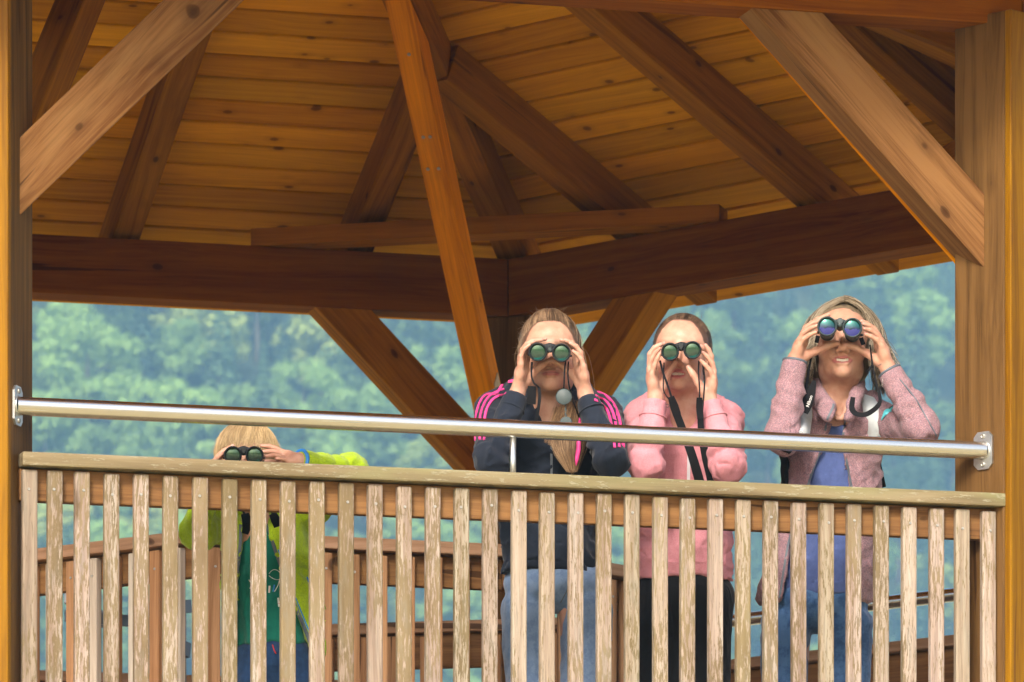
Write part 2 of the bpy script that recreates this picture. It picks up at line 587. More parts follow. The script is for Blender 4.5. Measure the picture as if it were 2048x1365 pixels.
# common and jack rafters
for i in range(6):
    a, b = HEX[i], HEX[(i + 1) % 6]
    mid = (a + b) / 2
    inn = (CEN - mid).normalized()
    d = (b - a).normalized()
    slope = Vector((inn.x, inn.y, FS)).normalized()
    nrm = Vector((-inn.x * FS, -inn.y * FS, 1)).normalized()
    for off in (-.85, 0, .85):
        base = mid + d * off
        run = APO - abs(off) * 1.7320508
        L = run / slope.xy.length
        p0 = at(base, BT) - slope * .46
        p1 = at(base, BT) + slope * (L - .03)
        tail = (at(mid, 0) - inn * (.40 if i == 2 else .31), -inn)
        timber('rafter', p0 + nrm * .07, p1 + nrm * .07, .10, .138, M_hip, pav, up=nrm, cuts=[tail], bev=.004)
    # boards, each one a piece of its own
    OV = .62
    pitch = .130 * slope.xy.length
    nb_ = int((APO + OV - .06) / pitch)
    lift = .1405 / nrm.z
    for k in range(nb_):
        r1 = APO + OV - k * pitch
        r0 = r1 - pitch + .0105
        t30 = math.tan(R(30))
        h0, h1 = r0 * t30 - .006, r1 * t30 - .006
        z1 = BT + lift + FS * (APO - r1)
        o0 = at(CEN - inn * r1, z1)
        Mx = Matrix((d, slope.copy(), nrm)).transposed().to_4x4()
        Mx.translation = o0
        L = (r1 - r0) / slope.xy.length
        bm = bmesh.new()
        lo = [bm.verts.new(c) for c in ((-h1, 0, 0), (h1, 0, 0), (h0, L, 0), (-h0, L, 0))]
        hi = [bm.verts.new((c.co.x, c.co.y, .022)) for c in lo]
        bm.faces.new(lo[::-1]); bm.faces.new(hi)
        for q in range(4):
            bm.faces.new((lo[q], lo[(q + 1) % 4], hi[(q + 1) % 4], hi[q]))
        es = [e for e in bm.edges if all(vv.co.z < .001 for vv in e.verts)]
        bmesh.ops.bevel(bm, geom=es, offset=.0035, segments=1, affect='EDGES')
        link('board', bm_mesh('board', bm, M_board), None, roof, Mx)
    # roof covering over the boards
    r1 = APO + OV + .02
    o0 = at(CEN - inn * r1, BT + lift + FS * (APO - r1))
    Mx = Matrix((d, slope.copy(), nrm)).transposed().to_4x4(); Mx.translation = o0
    L = r1 / slope.xy.length
    h1 = r1 * t30
    bm = bmesh.new()
    lo = [bm.verts.new(c) for c in ((-h1, 0, .0225), (h1, 0, .0225), (0, L, .0225))]
    hi = [bm.verts.new((c.co.x, c.co.y, .04)) for c in lo]
    bm.faces.new(lo[::-1]); bm.faces.new(hi)
    for q in range(3): bm.faces.new((lo[q], lo[(q + 1) % 3], hi[(q + 1) % 3], hi[q]))
    link('roof_covering', bm_mesh('roof_covering', bm, M_gap), None, roof, Mx)

# ties laid across the far corners, on top of the plates
for i in (2, 3):
    v = HEX[i]
    e0 = (HEX[i - 1] - v).normalized(); e1 = (HEX[(i + 1) % 6] - v).normalized()
    p0, p1 = v + e0 * .99, v + e1 * .93
    timber('corner_tie', at(p0, BT + .033), at(p1, BT + .033), .13, .062, M_hip, pav, ext=(.02, .02))
# screws in the radial brace at the far corner
_rad = (CEN - HEX[3]).normalized()
_sl = Vector((_rad.x * 1.46, _rad.y * 1.46, BT + HS * 1.46 - CZ - 2.98)).normalized()
_fn = (Vector((_rad.x, _rad.y, 0)) - _sl * Vector((_rad.x, _rad.y, 0)).dot(_sl)).normalized()
_sd = _sl.cross(_fn)
_p0 = at(HEX[3], CZ + 2.98)
def screw(parent, p, nn, r=.006):
    a_ = Vector(nn).normalized()
    Mx = a_.to_track_quat('X', 'Z').to_matrix().to_4x4(); Mx.translation = p
    global _screw_me
    try: _screw_me
    except NameError:
        _screw_me = lathe_mesh('screw', [(.0, .0012), (.0022, .0012), (.0028, .0026), (.0048, .003), (.006, .0015), (.006, -.001)], Matrix.Identity(4), 12, M_screw)
    o = link('screw', _screw_me, None, parent, Mx @ Matrix.Scale(r / .006, 4))
    return o
for dd, ss in ((1.40, .0), (1.17, -.012), (1.17, .012), (1.08, -.02), (1.08, .018)):
    L_ = dd / _sl.xy.length
    screw(pav, _p0 + _sl * L_ + _fn * .0555 + _sd * ss, _fn, .006)

# bare, peeled strip on the right side of the far radial brace
_s2 = _sd if _sd.x > 0 else -_sd
timber('peeled_strip', _p0 + _sl * .20 + _s2 * .0455, _p0 + _sl * .62 + _s2 * .0455, .0035, .07, M_slat_grey, pav, up=_fn, bev=.001)

# ------------------------------------------------------------------ railings
def rail_run(root, pa, pb, outw, ztop, mcap, mslat, mboard, cap_w=.12, cap_t=.036, board_h=.092, centers=None, pitch=.08, slat_w=.0405,
             zbot=None, slat_side=1, screws=True, low=True, slat_skip=()):
    """one straight railing: cap on top, board under it, slats screwed to the outw side"""
    d = (pb - pa).normalized(); L = (pb - pa).length
    zbot = zbot if zbot is not None else FLOOR + .05
    timber('cap_rail', at(pa, ztop - cap_t / 2), at(pb, ztop - cap_t / 2), cap_w, cap_t, mcap, root, bev=.005)
    bt = ztop - cap_t - .002
    timber('rail_board', at(pa, bt - board_h / 2), at(pb, bt - board_h / 2), .038, board_h, mboard, root, bev=.005)
    if low:
        timber('rail_board', at(pa, zbot + .10), at(pb, zbot + .10), .038, board_h, mboard, root, bev=.005)
    if centers is None:
        k = int(L / pitch)
        centers = [(j + .5) * L / k for j in range(k)]
    Ls = bt - .006 - zbot
    cache = {}
    for j, s in enumerate(centers):
        if j in slat_skip: continue
        c = at(pa + d * s, bt - .006) + outw * slat_side * (.019 + .0125 + .0005)
        tilt = random.uniform(-.0012, .0012)
        xa = (-ZUP + d * tilt).normalized()
        za = outw * slat_side
        ya = za.cross(xa).normalized()
        Mx = Matrix((xa, ya, za)).transposed().to_4x4(); Mx.translation = c - ZUP * random.uniform(0, .004)
        m_ = mslat(j) if callable(mslat) else mslat
        o = shared_box('slat', cache, m_.name, (Ls, slat_w, .025), m_, root, Mx, .004)
        if screws:
            for zz in (.05 + random.uniform(-.006, .006), Ls - .1):
                screw(o, Mx @ Vector((zz, random.uniform(-.004, .004), .0125)), za, .0040)


OUT = -n
CAPZ = CZ + 2.364
fr = empty('railing', at((HEX[0] + HEX[1]) / 2, FLOOR), 'front timber railing with flaking vertical slats and mossy cap rail, nearest the camera', 'railing')
pa = HEX[0] + OUT * .085 + u * .0
def front_s(px, off):
    """distance along the front line at which image column px lies, for an offset outward"""
    o = HEX[0] + OUT * off
    k = (px - 1024) / FPX
    # (o.x + s*u.x) = k*(o.y + s*u.y)
    return (k * o.y - o.x) / (u.x - k * u.y)
SL = [60.5, 111, 165.5, 224.5, 283.5, 342.5, 402, 461, 519, 577.5, 635.5, 694, 751.5, 810, 867.5, 925, 982, 1040, 1096, 1153.5, 1210, 1266, 1322.5,
      1377.5, 1433, 1488.5, 1543.5, 1599.5, 1655, 1710, 1765, 1820.5, 1875.5, 1926.5, 1979]
o1 = .062
s0, s1 = front_s(36, o1), front_s(1996, o1)
P0 = HEX[0] + OUT * o1 + u * s0
P1 = HEX[0] + OUT * o1 + u * s1
cs = [front_s(x, o1 + .045) - s0 for x in SL]
rail_run(fr, P0, P1, OUT, CAPZ, M_cap, M_slat, M_rail, centers=cs, cap_w=.13, zbot=FLOOR - .12, board_h=.086)

# steel handrail on the front
def handrail(label, A, B, zc, r, rod=None, plates=True, nrmA=None, nrmB=None):
    root = empty('handrail', at((A + B) / 2, zc), label, 'handrail', None)
    M, L = frame_of(at(A, zc), at(B, zc))
    prof = [(r, 0)] + [(r, L * k / 8) for k in range(1, 8)] + [(r, L)]
    me = lathe_mesh('tube', prof, Matrix.Identity(4), 48, M_steel)
    link('tube', me, None, root, M)
    if rod is not None:
        p = A + (B - A).normalized() * rod
        link('support_rod', tube_mesh('support_rod', [at(p, CAPZ - .02), at(p, zc - r * .8)], .0082, 16, M_steel), None, root)
    if plates:
        for p, nn in ((A, nrmA), (B, nrmB)):
            # octagonal fixing plate with two screws
            bm = bmesh.new()
            hw, hh, c = .033, .052, .014
            pr = [(-hw, -hh + c), (-hw + c, -hh), (hw - c, -hh), (hw, -hh + c), (hw, hh - c), (hw - c, hh), (-hw + c, hh), (-hw, hh - c)]
            lo = [bm.verts.new((0, y, z)) for y, z in pr]
            hi = [bm.verts.new((.006, y, z)) for y, z in pr]
            bm.faces.new(lo[::-1]); bm.faces.new(hi)
            for q in range(8): bm.faces.new((lo[q], lo[(q + 1) % 8], hi[(q + 1) % 8], hi[q]))
            bmesh.ops.recalc_face_normals(bm, faces=bm.faces)
            y_ = ZUP.cross(nn).normalized()
            Mx = Matrix((nn, y_, ZUP)).transposed().to_4x4(); Mx.translation = at(p, zc)
            pl = link('fixing_plate', bm_mesh('fixing_plate', bm, M_zinc), None, root, Mx)
            for zz in (-.039, .039):
                screw(pl, Mx @ Vector((.0065, 0, zz)), nn, .0075)
            link('flange', lathe_mesh('flange', [(r + .0015, .006), (r + .0015, .008), (r - .001, .009)], Mx, 32, M_zinc), None, root)
    return root
rl = (CEN - HEX[0]).normalized(); rr_ = (CEN - HEX[1]).normalized()
nL = -(rl.cross(ZUP)); nL = nL if nL.dot(u) > 0 else -nL       # left post's face towards the tube
nR = (rr_.cross(ZUP)); nR = nR if nR.dot(u) < 0 else -nR
off = .03
A = HEX[0] + nL * .0905; A = A + (-(rl) * .045)
B = HEX[1] + nR * .0905; B = B + (-(rr_) * .018)
handrail('long brushed steel tube handrail above the front slatted railing', A, B, CZ + 2.489, .0245, rod=None, nrmA=nL, nrmB=nR)
hr = COL.objects['handrail']
dAB = (B - A).normalized()
kk = (1026 - 1024) / FPX
sr = (kk * A.y - A.x) / (dAB.x - kk * dAB.y)
pr_ = A + dAB * sr
link('support_rod', tube_mesh('support_rod', [at(pr_, CAPZ - .03), at(pr_, CZ + 2.472)], .0082, 16, M_zinc), None, hr)

# far right side: railing and steel tube inside the posts
d3 = (HEX[2] - HEX[3]).normalized()
in3 = (CEN - (HEX[2] + HEX[3]) / 2).normalized()
q0, q1 = HEX[3] + in3 * .14 + d3 * .1, HEX[2] + in3 * .14 - d3 * .1
br_ = empty('railing', at((q0 + q1) / 2, FLOOR), 'far brown railing seen between the legs of the woman and the right post', 'railing')
rail_run(br_, q0, q1, -in3, CAPZ, M_cap_in, M_slat_in, M_rail, board_h=.16, screws=False, slat_side=1)
hb = handrail('far steel tube rail seen between slats beside the right post', q0 + in3 * .0, q1, CZ + 2.505, .023, plates=False)
# left and far left sides
for (ia, ib, lab) in ((4, 3, 'far left railing at the back of the pavilion floor'), (5, 4, 'left side railing of the pavilion deck')):
    a_, b_ = HEX[ia], HEX[ib]
    dd = (b_ - a_).normalized(); inn = (CEN - (a_ + b_) / 2).normalized()
    g = empty('railing', at((a_ + b_) / 2, FLOOR), lab, 'railing')
    rail_run(g, a_ + inn * .14 + dd * .1, b_ + inn * .14 - dd * .1, -inn, CAPZ, M_cap_in, M_slat_in, M_rail, screws=False)

# guard round the stair opening, in the middle of the floor
def gp(px, Z):
    return Vector(((px - 1024) / FPX * Z, Z, 0))
G = [gp(60, 17.35), gp(392, 16.93), gp(1000, 17.22), gp(1248, 17.72)]
sg = empty('railing', at(G[1], FLOOR), 'low brown slatted railing round the stair opening, behind the boy', 'railing')
for j in range(3):
    dd = (G[j + 1] - G[j]).normalized()
    ow = Vector((dd.y, -dd.x, 0)); ow = ow if ow.y < 0 else -ow
    rail_run(sg, G[j], G[j + 1], ow, CAPZ, M_cap_in, (lambda q: M_slat_grey if q % 2 else M_slat_in) if j == 0 else M_slat_in, M_rail, pitch=.0775, slat_w=.04)
timber('end_post', at(G[3], FLOOR), at(G[3], CAPZ - .04), .07, .05, M_slat_in, sg, up=(0, 1, 0))
sf = empty('railing', at(gp(900, 19), FLOOR), 'second brown railing beyond the stair opening, left of the girl in jeans', 'railing')
F0, F1 = gp(560, 19.15), gp(1230, 18.9)
dd = (F1 - F0).normalized(); ow = Vector((dd.y, -dd.x, 0)); ow = ow if ow.y < 0 else -ow
rail_run(sf, F0, F1, ow, CAPZ, M_cap_in, M_slat_in, M_rail, pitch=.11, slat_w=.045, screws=False, board_h=.11)

# steel stair handrails behind the left slats
st = empty('stair_handrail', W(250, 1365, 17.9), 'dark flat steel stair handrail behind the left slats', 'handrail')
def bar(p0, p1, w, t_):
    timber('bar', p0, p1, t_, w, M_dsteel, st, bev=.001)
bar(W(132, 1190, 17.6), W(205, 1240, 17.9), .05, .012)
bar(W(132, 1232, 17.6), W(300, 1246, 17.9), .035, .012)
bar(W(300, 1219, 17.7), W(380, 1213, 17.9), .04, .012)
bar(W(296, 1262, 17.7), W(378, 1302, 17.9), .045, .012)
bar(W(139, 1200, 17.65), W(150, 1500, 17.65), .014, .012)
bar(W(366, 1225, 17.9), W(366, 1500, 17.9), .014, .02)

# floor of planks
ft = box_bm(0, 1, 0, 1, 0, 1); ft.free()
fl = empty('floor', at(CEN, FLOOR)); fl['kind'] = 'structure'
k = 0
for j in range(-22, 22):
    y0 = j * .13
    # plank runs along u; clip to the hexagon
    half = S - abs(y0 + .065) / 1.7320508 - .03
    if abs(y0 + .065) > APO: continue
    c = CEN + n * (y0 + .065)
    # leave the stair opening free
    timber('plank', at(c - u * half, FLOOR - .017), at(c + u * half, FLOOR - .017), .124, .034, M_floor, fl, bev=.003)
# bearers and legs under the deck
for i, v in enumerate(HEX):
    pass

# ------------------------------------------------------------------ ground, hillside, wood, haze
FSC = 1.6


def terrain_z(X, Y):
    X, Y = X / FSC, Y / FSC
    base = 330 + .8 * max(0.0, X + 25) ** 1.05 if X > -25 else 330 + 0.25 * (X + 25)
    t = Y - base
    z = 0.0
    if t > 0:
        z = 0.62 * t - 0.62 * 25 * (1 - math.exp(-t / 25))
    z += 1.6 * math.sin(X * .11 + 1.3) * math.sin(Y * .07) * min(1, max(0, t) / 30)
    return z * FSC


def soil(name, a, b, sc):
    t = NT(name)
    g = t.N('ShaderNodeTexCoord').outputs['Object']
    c = t.ramp(t.noise(g, sc, 6, 0.65), [(0.3, a), (0.7, b)])
    t.P(Base_Color=c, Roughness=0.95, Specular_IOR_Level=0.1)
    return t.m


M_ground = soil('meadow_and_gravel', (0.48, 0.38, 0.19), (0.62, 0.51, 0.28), 0.8)
M_hill = soil('forest_floor', (0.03, 0.045, 0.018), (0.07, 0.08, 0.03), 0.2)
xs = np.arange(-900, 901, 12.0); ys = np.concatenate([np.arange(-600, 480, 60.0), np.arange(480, 1601, 10.0)])
V = np.array([(x, y, terrain_z(x, y)) for y in ys for x in xs])
nx = len(xs)
ii = np.array([[r * nx + c, r * nx + c + 1, (r + 1) * nx + c + 1, (r + 1) * nx + c] for r in range(len(ys) - 1) for c in range(nx - 1)])
ymid = (ys[:-1] + ys[1:]) / 2
gm = mesh_np('ground', V, ii[np.repeat(ymid < 480, nx - 1)], True, M_ground)
o = link('ground', gm); o['kind'] = 'structure'
hm = mesh_np('hillside', V, ii[np.repeat(ymid >= 480, nx - 1)], True, M_hill)
o = link('hillside', hm); o['kind'] = 'structure'


def leafmat(name, a, b):
    t = NT(name)
    g = t.N('ShaderNodeTexCoord').outputs['Object']
    oi = t.N('ShaderNodeObjectInfo').outputs['Random']
    nz = t.noise(g, .55, 4, 0.6)
    f = t.math('ADD', t.math('MULTIPLY', nz, .6), t.math('MULTIPLY', oi, .55))
    c = t.ramp(f, [(0.25, a), (0.8, b)])
    t.P(Base_Color=c, Roughness=0.6, Specular_IOR_Level=0.2)
    tr = t.N('ShaderNodeBsdfTranslucent'); t.set(tr, 'Color', c)
    mx = t.N('ShaderNodeMixShader'); mx.inputs[0].default_value = .3
    t.l.new(t.p.outputs[0], mx.inputs[1]); t.l.new(tr.outputs[0], mx.inputs[2])
    t.l.new(mx.outputs[0], t.n['Material Output'].inputs[0])
    return t.m


M_leaf = [leafmat('broadleaf_foliage', (0.025, 0.06, 0.025), (0.30, 0.46, 0.11)),
          leafmat('yellowing_foliage', (0.17, 0.25, 0.05), (0.44, 0.52, 0.12)),
          leafmat('conifer_foliage', (0.03, 0.07, 0.05), (0.17, 0.28, 0.12))]
M_bark = plain('bark', (0.11, 0.085, 0.06), 0.9)
rng = np.random.default_rng(5)


def quads(C, Nn, size):
    """square leaves at C facing Nn"""
    m = len(C)
    a = np.cross(Nn, rng.normal(size=(m, 3))); a /= np.linalg.norm(a, axis=1)[:, None] + 1e-9
    b = np.cross(Nn, a)
    s = size[:, None]
    V = np.stack([C - a * s - b * s * .6, C + a * s - b * s * .6, C + a * s + b * s * .6, C - a * s + b * s * .6], 1).reshape(-1, 3)
    return V, np.arange(m * 4).reshape(m, 4)


def broad_crown(h, r, seed):
    g = np.random.default_rng(seed)
    C, Nn = [], []
    nl = 34
    for i in range(nl):
        th = g.uniform(0, 2 * np.pi); z = g.uniform(-.75, 1.0)
        rad = math.sqrt(max(0, 1 - (z * .95) ** 2)) * g.uniform(.55, 1.0)
        c = np.array([math.cos(th) * rad * r * .85, math.sin(th) * rad * r * .85, h * .6 + z * h * .33])
        lr = g.uniform(.22, .42) * r
        m = 150
        d = g.normal(size=(m, 3)); d[:, 2] = d[:, 2] * .8 + .25; d /= np.linalg.norm(d, axis=1)[:, None]
        C.append(c + d * lr * g.uniform(.75, 1.1, (m, 1)) * np.array([1, 1, .8]))
        Nn.append(d + g.normal(size=(m, 3)) * .45)
    C = np.concatenate(C); Nn = np.concatenate(Nn); Nn /= np.linalg.norm(Nn, axis=1)[:, None]
    return quads(C, Nn, g.uniform(.14, .30, len(C)))


def conifer_crown(h, r, seed):
    g = np.random.default_rng(seed)
    C, Nn = [], []
    tiers = 26
    for i in range(tiers):
        f = i / (tiers - 1)
        z = h * (.12 + .87 * f)
        rr = r * (1 - f) ** .85 + .12
        nbr = int(11 - 5 * f)
        a0 = g.uniform(0, 6.28)
        for k in range(nbr):
            th = a0 + k * 2 * np.pi / nbr + g.uniform(-.2, .2)
            L = rr * g.uniform(.75, 1.1)
            m = max(4, int(13 * (1 - f) + 3))
            t_ = g.uniform(.1, 1, m)
            p = np.stack([np.cos(th) * L * t_, np.sin(th) * L * t_, z - .35 * L * t_ ** 1.5 + g.uniform(-.12, .12, m)], 1)
            p[:, :2] += g.normal(size=(m, 2)) * .16 * rr * .5
            C.append(p)
            nn = np.stack([np.cos(th) * np.ones(m) * .5, np.sin(th) * np.ones(m) * .5, np.ones(m)], 1) + g.normal(size=(m, 3)) * .3
            Nn.append(nn)
    C = np.concatenate(C); Nn = np.concatenate(Nn); Nn /= np.linalg.norm(Nn, axis=1)[:, None]
    return quads(C, Nn, g.uniform(.16, .32, len(C)))


def trunk_mesh(h, r):
    pts = [Vector((0, 0, -1.0)), Vector((.05, .02, h * .3)), Vector((-.05, .08, h * .6)), Vector((.03, 0, h * .9))]
    me = tube_mesh('trunk', pts, [r * 1.3, r, r * .6, r * .12], 8, M_bark)
    return me


kinds = []
for sd in range(4):
    V_, F_ = broad_crown(15, 5.0, 10 + sd)
    kinds.append(('broadleaf_tree', mesh_np('crown', V_, F_, False, M_leaf[0]), trunk_mesh(12, .28), 0))
for sd in range(2):
    V_, F_ = broad_crown(13, 4.4, 30 + sd)
    kinds.append(('yellowing_tree', mesh_np('crown', V_, F_, False, M_leaf[1]), trunk_mesh(10, .25), 1))
for sd in range(3):
    V_, F_ = conifer_crown(19, 3.1, 50 + sd)
    kinds.append(('conifer_tree', mesh_np('crown', V_, F_, False, M_leaf[2]), trunk_mesh(17, .22), 2))
LABS = ['hazy green broadleaf tree in the blurred wood on the far hillside', 'hazy yellow-green tree in the blurred wood on the far hillside',
        'hazy dark conifer in the blurred wood on the far hillside']
GRP = ['broadleaf trees on the hillside', 'yellowing trees on the hillside', 'conifers on the hillside']
g2 = np.random.default_rng(3)
counts = [0, 0, 0]
placed = []
rest = {}
Yr = 338.0
row = 0
while Yr < 640:
    sp = 4.9 if Yr < 450 else 6.2
    X = -68 + (row % 2) * sp / 2
    while X < 84:
        x_, y_ = X + g2.uniform(-2.4, 2.4), Yr + g2.uniform(-2.4, 2.4)
        x_, y_ = x_ * FSC, y_ * FSC
        z_ = terrain_z(x_, y_)
        if z_ > .5:
            e_lo, e_hi = (z_ - 3) / y_, (z_ + 26) / y_
            vis = e_hi > .105 and e_lo < .20
            con = g2.random() < (.18 + .62 * min(1, max(0, (x_ / FSC - 5) / 35)) + (.25 if math.sin(x_ * .056 + y_ * .031) > .75 else 0))
            q = g2.random()
            kd = 6 + int(g2.integers(0, 3)) if con else (4 + int(g2.integers(0, 2)) if q < .2 else int(g2.integers(0, 4)))
            s_ = g2.uniform(.45, .85) * FSC
            if vis: placed.append((y_, x_, z_, kd, s_, g2.uniform(0, 6.28)))
        X += sp
    Yr += sp * .9; row += 1
placed.sort()
for y_, x_, z_, kd, s_, rz in placed:
    nm, cr, tk, kk_ = kinds[kd]
    inview = abs(x_) / y_ < .1
    if counts[kk_] < 285 and inview:
        counts[kk_] += 1
        r_ = empty(nm, (x_, y_, z_), LABS[kk_], 'tree', GRP[kk_])
        r_.rotation_euler.z = rz; r_.scale = (s_, s_, s_)
        for nm2, me_ in (('trunk', tk), ('crown', cr)):
            c_ = bpy.data.objects.new(nm2, me_); COL.objects.link(c_); c_.parent = r_
    else:
        rest.setdefault(kd, []).append((x_, y_, z_, s_, rz))
print('trees', counts, sum(len(v) for v in rest.values()))
# the rest of the wood reads as one mass: low-detail crowns joined
if rest:
    VV, FF, base_ = [], [], 0
    for kd, L_ in rest.items():
        me_ = kinds[kd][1]
        co = np.empty(len(me_.vertices) * 3, np.float32); me_.vertices.foreach_get('co', co); co = co.reshape(-1, 4, 3)
        sel = co[rng.permutation(len(co))[:700]]
        ctr = sel.mean(1, keepdims=True); sel = ctr + (sel - ctr) * 2.4
        for x_, y_, z_, s_, rz in L_[:260]:
            c, s = math.cos(rz), math.sin(rz)
            Q = sel.reshape(-1, 3) * s_
            Q = np.stack([Q[:, 0] * c - Q[:, 1] * s + x_, Q[:, 0] * s + Q[:, 1] * c + y_, Q[:, 2] + z_], 1)
            VV.append(Q); FF.append(np.arange(len(Q)).reshape(-1, 4) + base_); base_ += len(Q)
    o = link('forest', mesh_np('forest', np.concatenate(VV), np.concatenate(FF), False, M_leaf[0]))
    tag(o, 'rest of the hazy wood covering the far hillside', 'wood', kind='stuff')

hz = bpy.data.materials.new('haze_air')
hz.use_nodes = True
hn = hz.node_tree.nodes
hn.clear()
ho = hn.new('ShaderNodeOutputMaterial')
pv = hn.new('ShaderNodeVolumePrincipled')
pv.inputs['Color'].default_value = (0.32, 0.64, 1.0, 1)
pv.inputs['Density'].default_value = 0.00037
pv.inputs['Anisotropy'].default_value = -0.2
hz.node_tree.links.new(pv.outputs[0], ho.inputs['Volume'])
hzmax = float(V[:, 2].max()) + 30
bm = box_bm(-910, 910, -610, 1610, -3, hzmax)
o = link('haze', bm_mesh('haze', bm, hz))
tag(o, 'pale blue haze filling the air over the valley', 'haze', kind='stuff')

# ------------------------------------------------------------------ implicit surfaces: bodies and clothes
def vnoise(P, seed=0):
    """smooth value noise in -1..1 at points P (n,3)"""
    Pi = np.floor(P).astype(np.int64)
    f = (P - Pi).astype(np.float32)
    f = f * f * (3 - 2 * f)
    def h(ix, iy, iz):
        v = (ix * 374761393 + iy * 668265263 + iz * 2147483647 + seed * 1274126177) & 0xffffffff
        v = ((v ^ (v >> 13)) * 1274126177) & 0xffffffff
        return ((v ^ (v >> 16)) & 0xffff).astype(np.float32) / 32767.5 - 1
    x, y, z = Pi[:, 0], Pi[:, 1], Pi[:, 2]
    r = 0
    for dx in (0, 1):
        wx = f[:, 0] if dx else 1 - f[:, 0]
        for dy in (0, 1):
            wy = f[:, 1] if dy else 1 - f[:, 1]
            for dz in (0, 1):
                wz = f[:, 2] if dz else 1 - f[:, 2]
                r = r + wx * wy * wz * h(x + dx, y + dy, z + dz)
    return r


A_ = lambda v: np.array([float(v[0]), float(v[1]), float(v[2])])


class SDF:
    def __init__(self):
        self.pr = []

    def add(self, fn, c, rad, k=.01, op='u', f=None):
        """fn: distance; c, rad: a ball that holds the primitive"""
        self.pr.append((fn, A_(c), float(rad), float(k), op, f))
        return self

    def cap(self, a, b, r1, r2=None, k=.012, op='u', flat=None):
        a, b = A_(a), A_(b); r2 = r1 if r2 is None else r2
        ab = b - a; L2 = float(ab @ ab) + 1e-12
        if flat is not None:      # (axis, factor): squeeze the section along axis
            ax, fa = A_(flat[0]), flat[1]
            ax = ax / np.linalg.norm(ax)
        def fn(P):
            q = P - a
            if flat is not None:
                t0 = np.clip(q @ ab / L2, 0, 1)
                e = q - t0[:, None] * ab
                e = e + (e @ ax)[:, None] * ax * (1 / fa - 1)
                return (np.sqrt((e * e).sum(1)) - (r1 + (r2 - r1) * t0)) * (fa if fa < 1 else 1)
            t0 = np.clip(q @ ab / L2, 0, 1)
            e = q - t0[:, None] * ab
            return np.sqrt((e * e).sum(1)) - (r1 + (r2 - r1) * t0)
        return self.add(fn, (a + b) / 2, math.sqrt(L2) / 2 + max(r1, r2) * max(1, flat[1] if flat else 1), k, op)

    def ell(self, c, r, Rm=None, k=.012, op='u'):
        c = A_(c); r = A_(r)
        Rm = np.eye(3) if Rm is None else np.asarray(Rm, float)
        def fn(P):
            q = (P - c) @ Rm
            n1 = np.sqrt(((q / r) ** 2).sum(1)); n2 = np.sqrt(((q / (r * r)) ** 2).sum(1)) + 1e-9
            return n1 * (n1 - 1) / n2
        return self.add(fn, c, max(r), k, op)

    def chain(self, pts, rr, k=.006, op='u'):
        for i in range(len(pts) - 1):
            self.cap(pts[i], pts[i + 1], rr[i], rr[i + 1], k, op)
        return self

    def box(self, c, h, Rm=None, rd=.005, k=.005, op='u'):
        c = A_(c); h = A_(h); Rm = np.eye(3) if Rm is None else np.asarray(Rm, float)
        def fn(P):
            q = np.abs((P - c) @ Rm) - h + rd
            return np.sqrt((np.maximum(q, 0) ** 2).sum(1)) + np.minimum(q.max(1), 0) - rd
        return self.add(fn, c, float(np.linalg.norm(h)), k, op)

    def half(self, c, nrm, op='s', k=.004):
        """half space on the side nrm points to (op 's' cuts it away)"""
        c = A_(c); nn = A_(nrm); nn /= np.linalg.norm(nn)
        return self.add(lambda P: -((P - c) @ nn), c, 1e3, k, op)

    def fn(self, f, c, rad, k=.01, op='u'):
        return self.add(f, c, rad, k, op)

    def bounds(self):
        lo, hi = np.full(3, 1e9), np.full(3, -1e9)
        for _, c, r, k, op, _f in self.pr:
            if op == 'u':
                lo = np.minimum(lo, c - r); hi = np.maximum(hi, c + r)
        return lo, hi

    def ev(self, P, c, rad):
        d = np.full(len(P), 1.0)
        for fn, pc, pr, k, op, _f in self.pr:
            gap = np.linalg.norm(pc - c) - pr - rad
            if gap > .06 + k: continue
            q = fn(P)
            if op == 'u':
                h = np.maximum(k - np.abs(d - q), 0) / max(k, 1e-6)
                d = np.minimum(d, q) - h * h * k * .25
            elif op == 's':
                q = -q
                h = np.maximum(k - np.abs(d - q), 0) / max(k, 1e-6)
                d = np.maximum(d, q) + h * h * k * .25
        return d

    def mesh(self, h, lo=None, hi=None, warp=None, B=20, smooth=1):
        l0, h0 = self.bounds()
        lo = l0 if lo is None else np.maximum(l0, lo); hi = h0 if hi is None else np.minimum(h0, hi)
        lo = lo - 2.5 * h; hi = hi + 2.5 * h
        nn = np.ceil((hi - lo) / h).astype(int) + 1
        D = np.full(nn, 1.0, np.float32)
        for ix in range(0, nn[0], B):
            for iy in range(0, nn[1], B):
                for iz in range(0, nn[2], B):
                    e = np.minimum([ix + B, iy + B, iz + B], nn)
                    p0 = lo + np.array([ix, iy, iz]) * h
                    p1 = lo + (e - 1) * h
                    c = (p0 + p1) / 2; rad = float(np.linalg.norm(p1 - p0)) / 2 + h
                    dc = self.ev(c[None], c, rad)[0]
                    if abs(dc) > rad * 1.5 + .025:
                        if dc < 0: D[ix:e[0], iy:e[1], iz:e[2]] = -1
                        continue
                    g = np.stack(np.meshgrid(*[lo[a] + np.arange(s, t) * h for a, s, t in zip(range(3), (ix, iy, iz), e)], indexing='ij'), -1)
                    P = g.reshape(-1, 3)
                    d = self.ev(P, c, rad)
                    if warp is not None: d = d + warp(P)
                    D[ix:e[0], iy:e[1], iz:e[2]] = d.reshape(g.shape[:3])
        return nets(D, lo, h, smooth)


def cuff_cut(j, wr, el, shift=0.0, rad=.055):
    A2, A3 = A_(el), A_(wr); d_ = (A2 - A3) / np.linalg.norm(A2 - A3)
    c = A3 + d_ * shift
    def fn(P):
        q = P - c
        return np.maximum(q @ d_, np.sqrt((q * q).sum(1)) - rad)
    j.add(fn, c, rad, .004, 's')


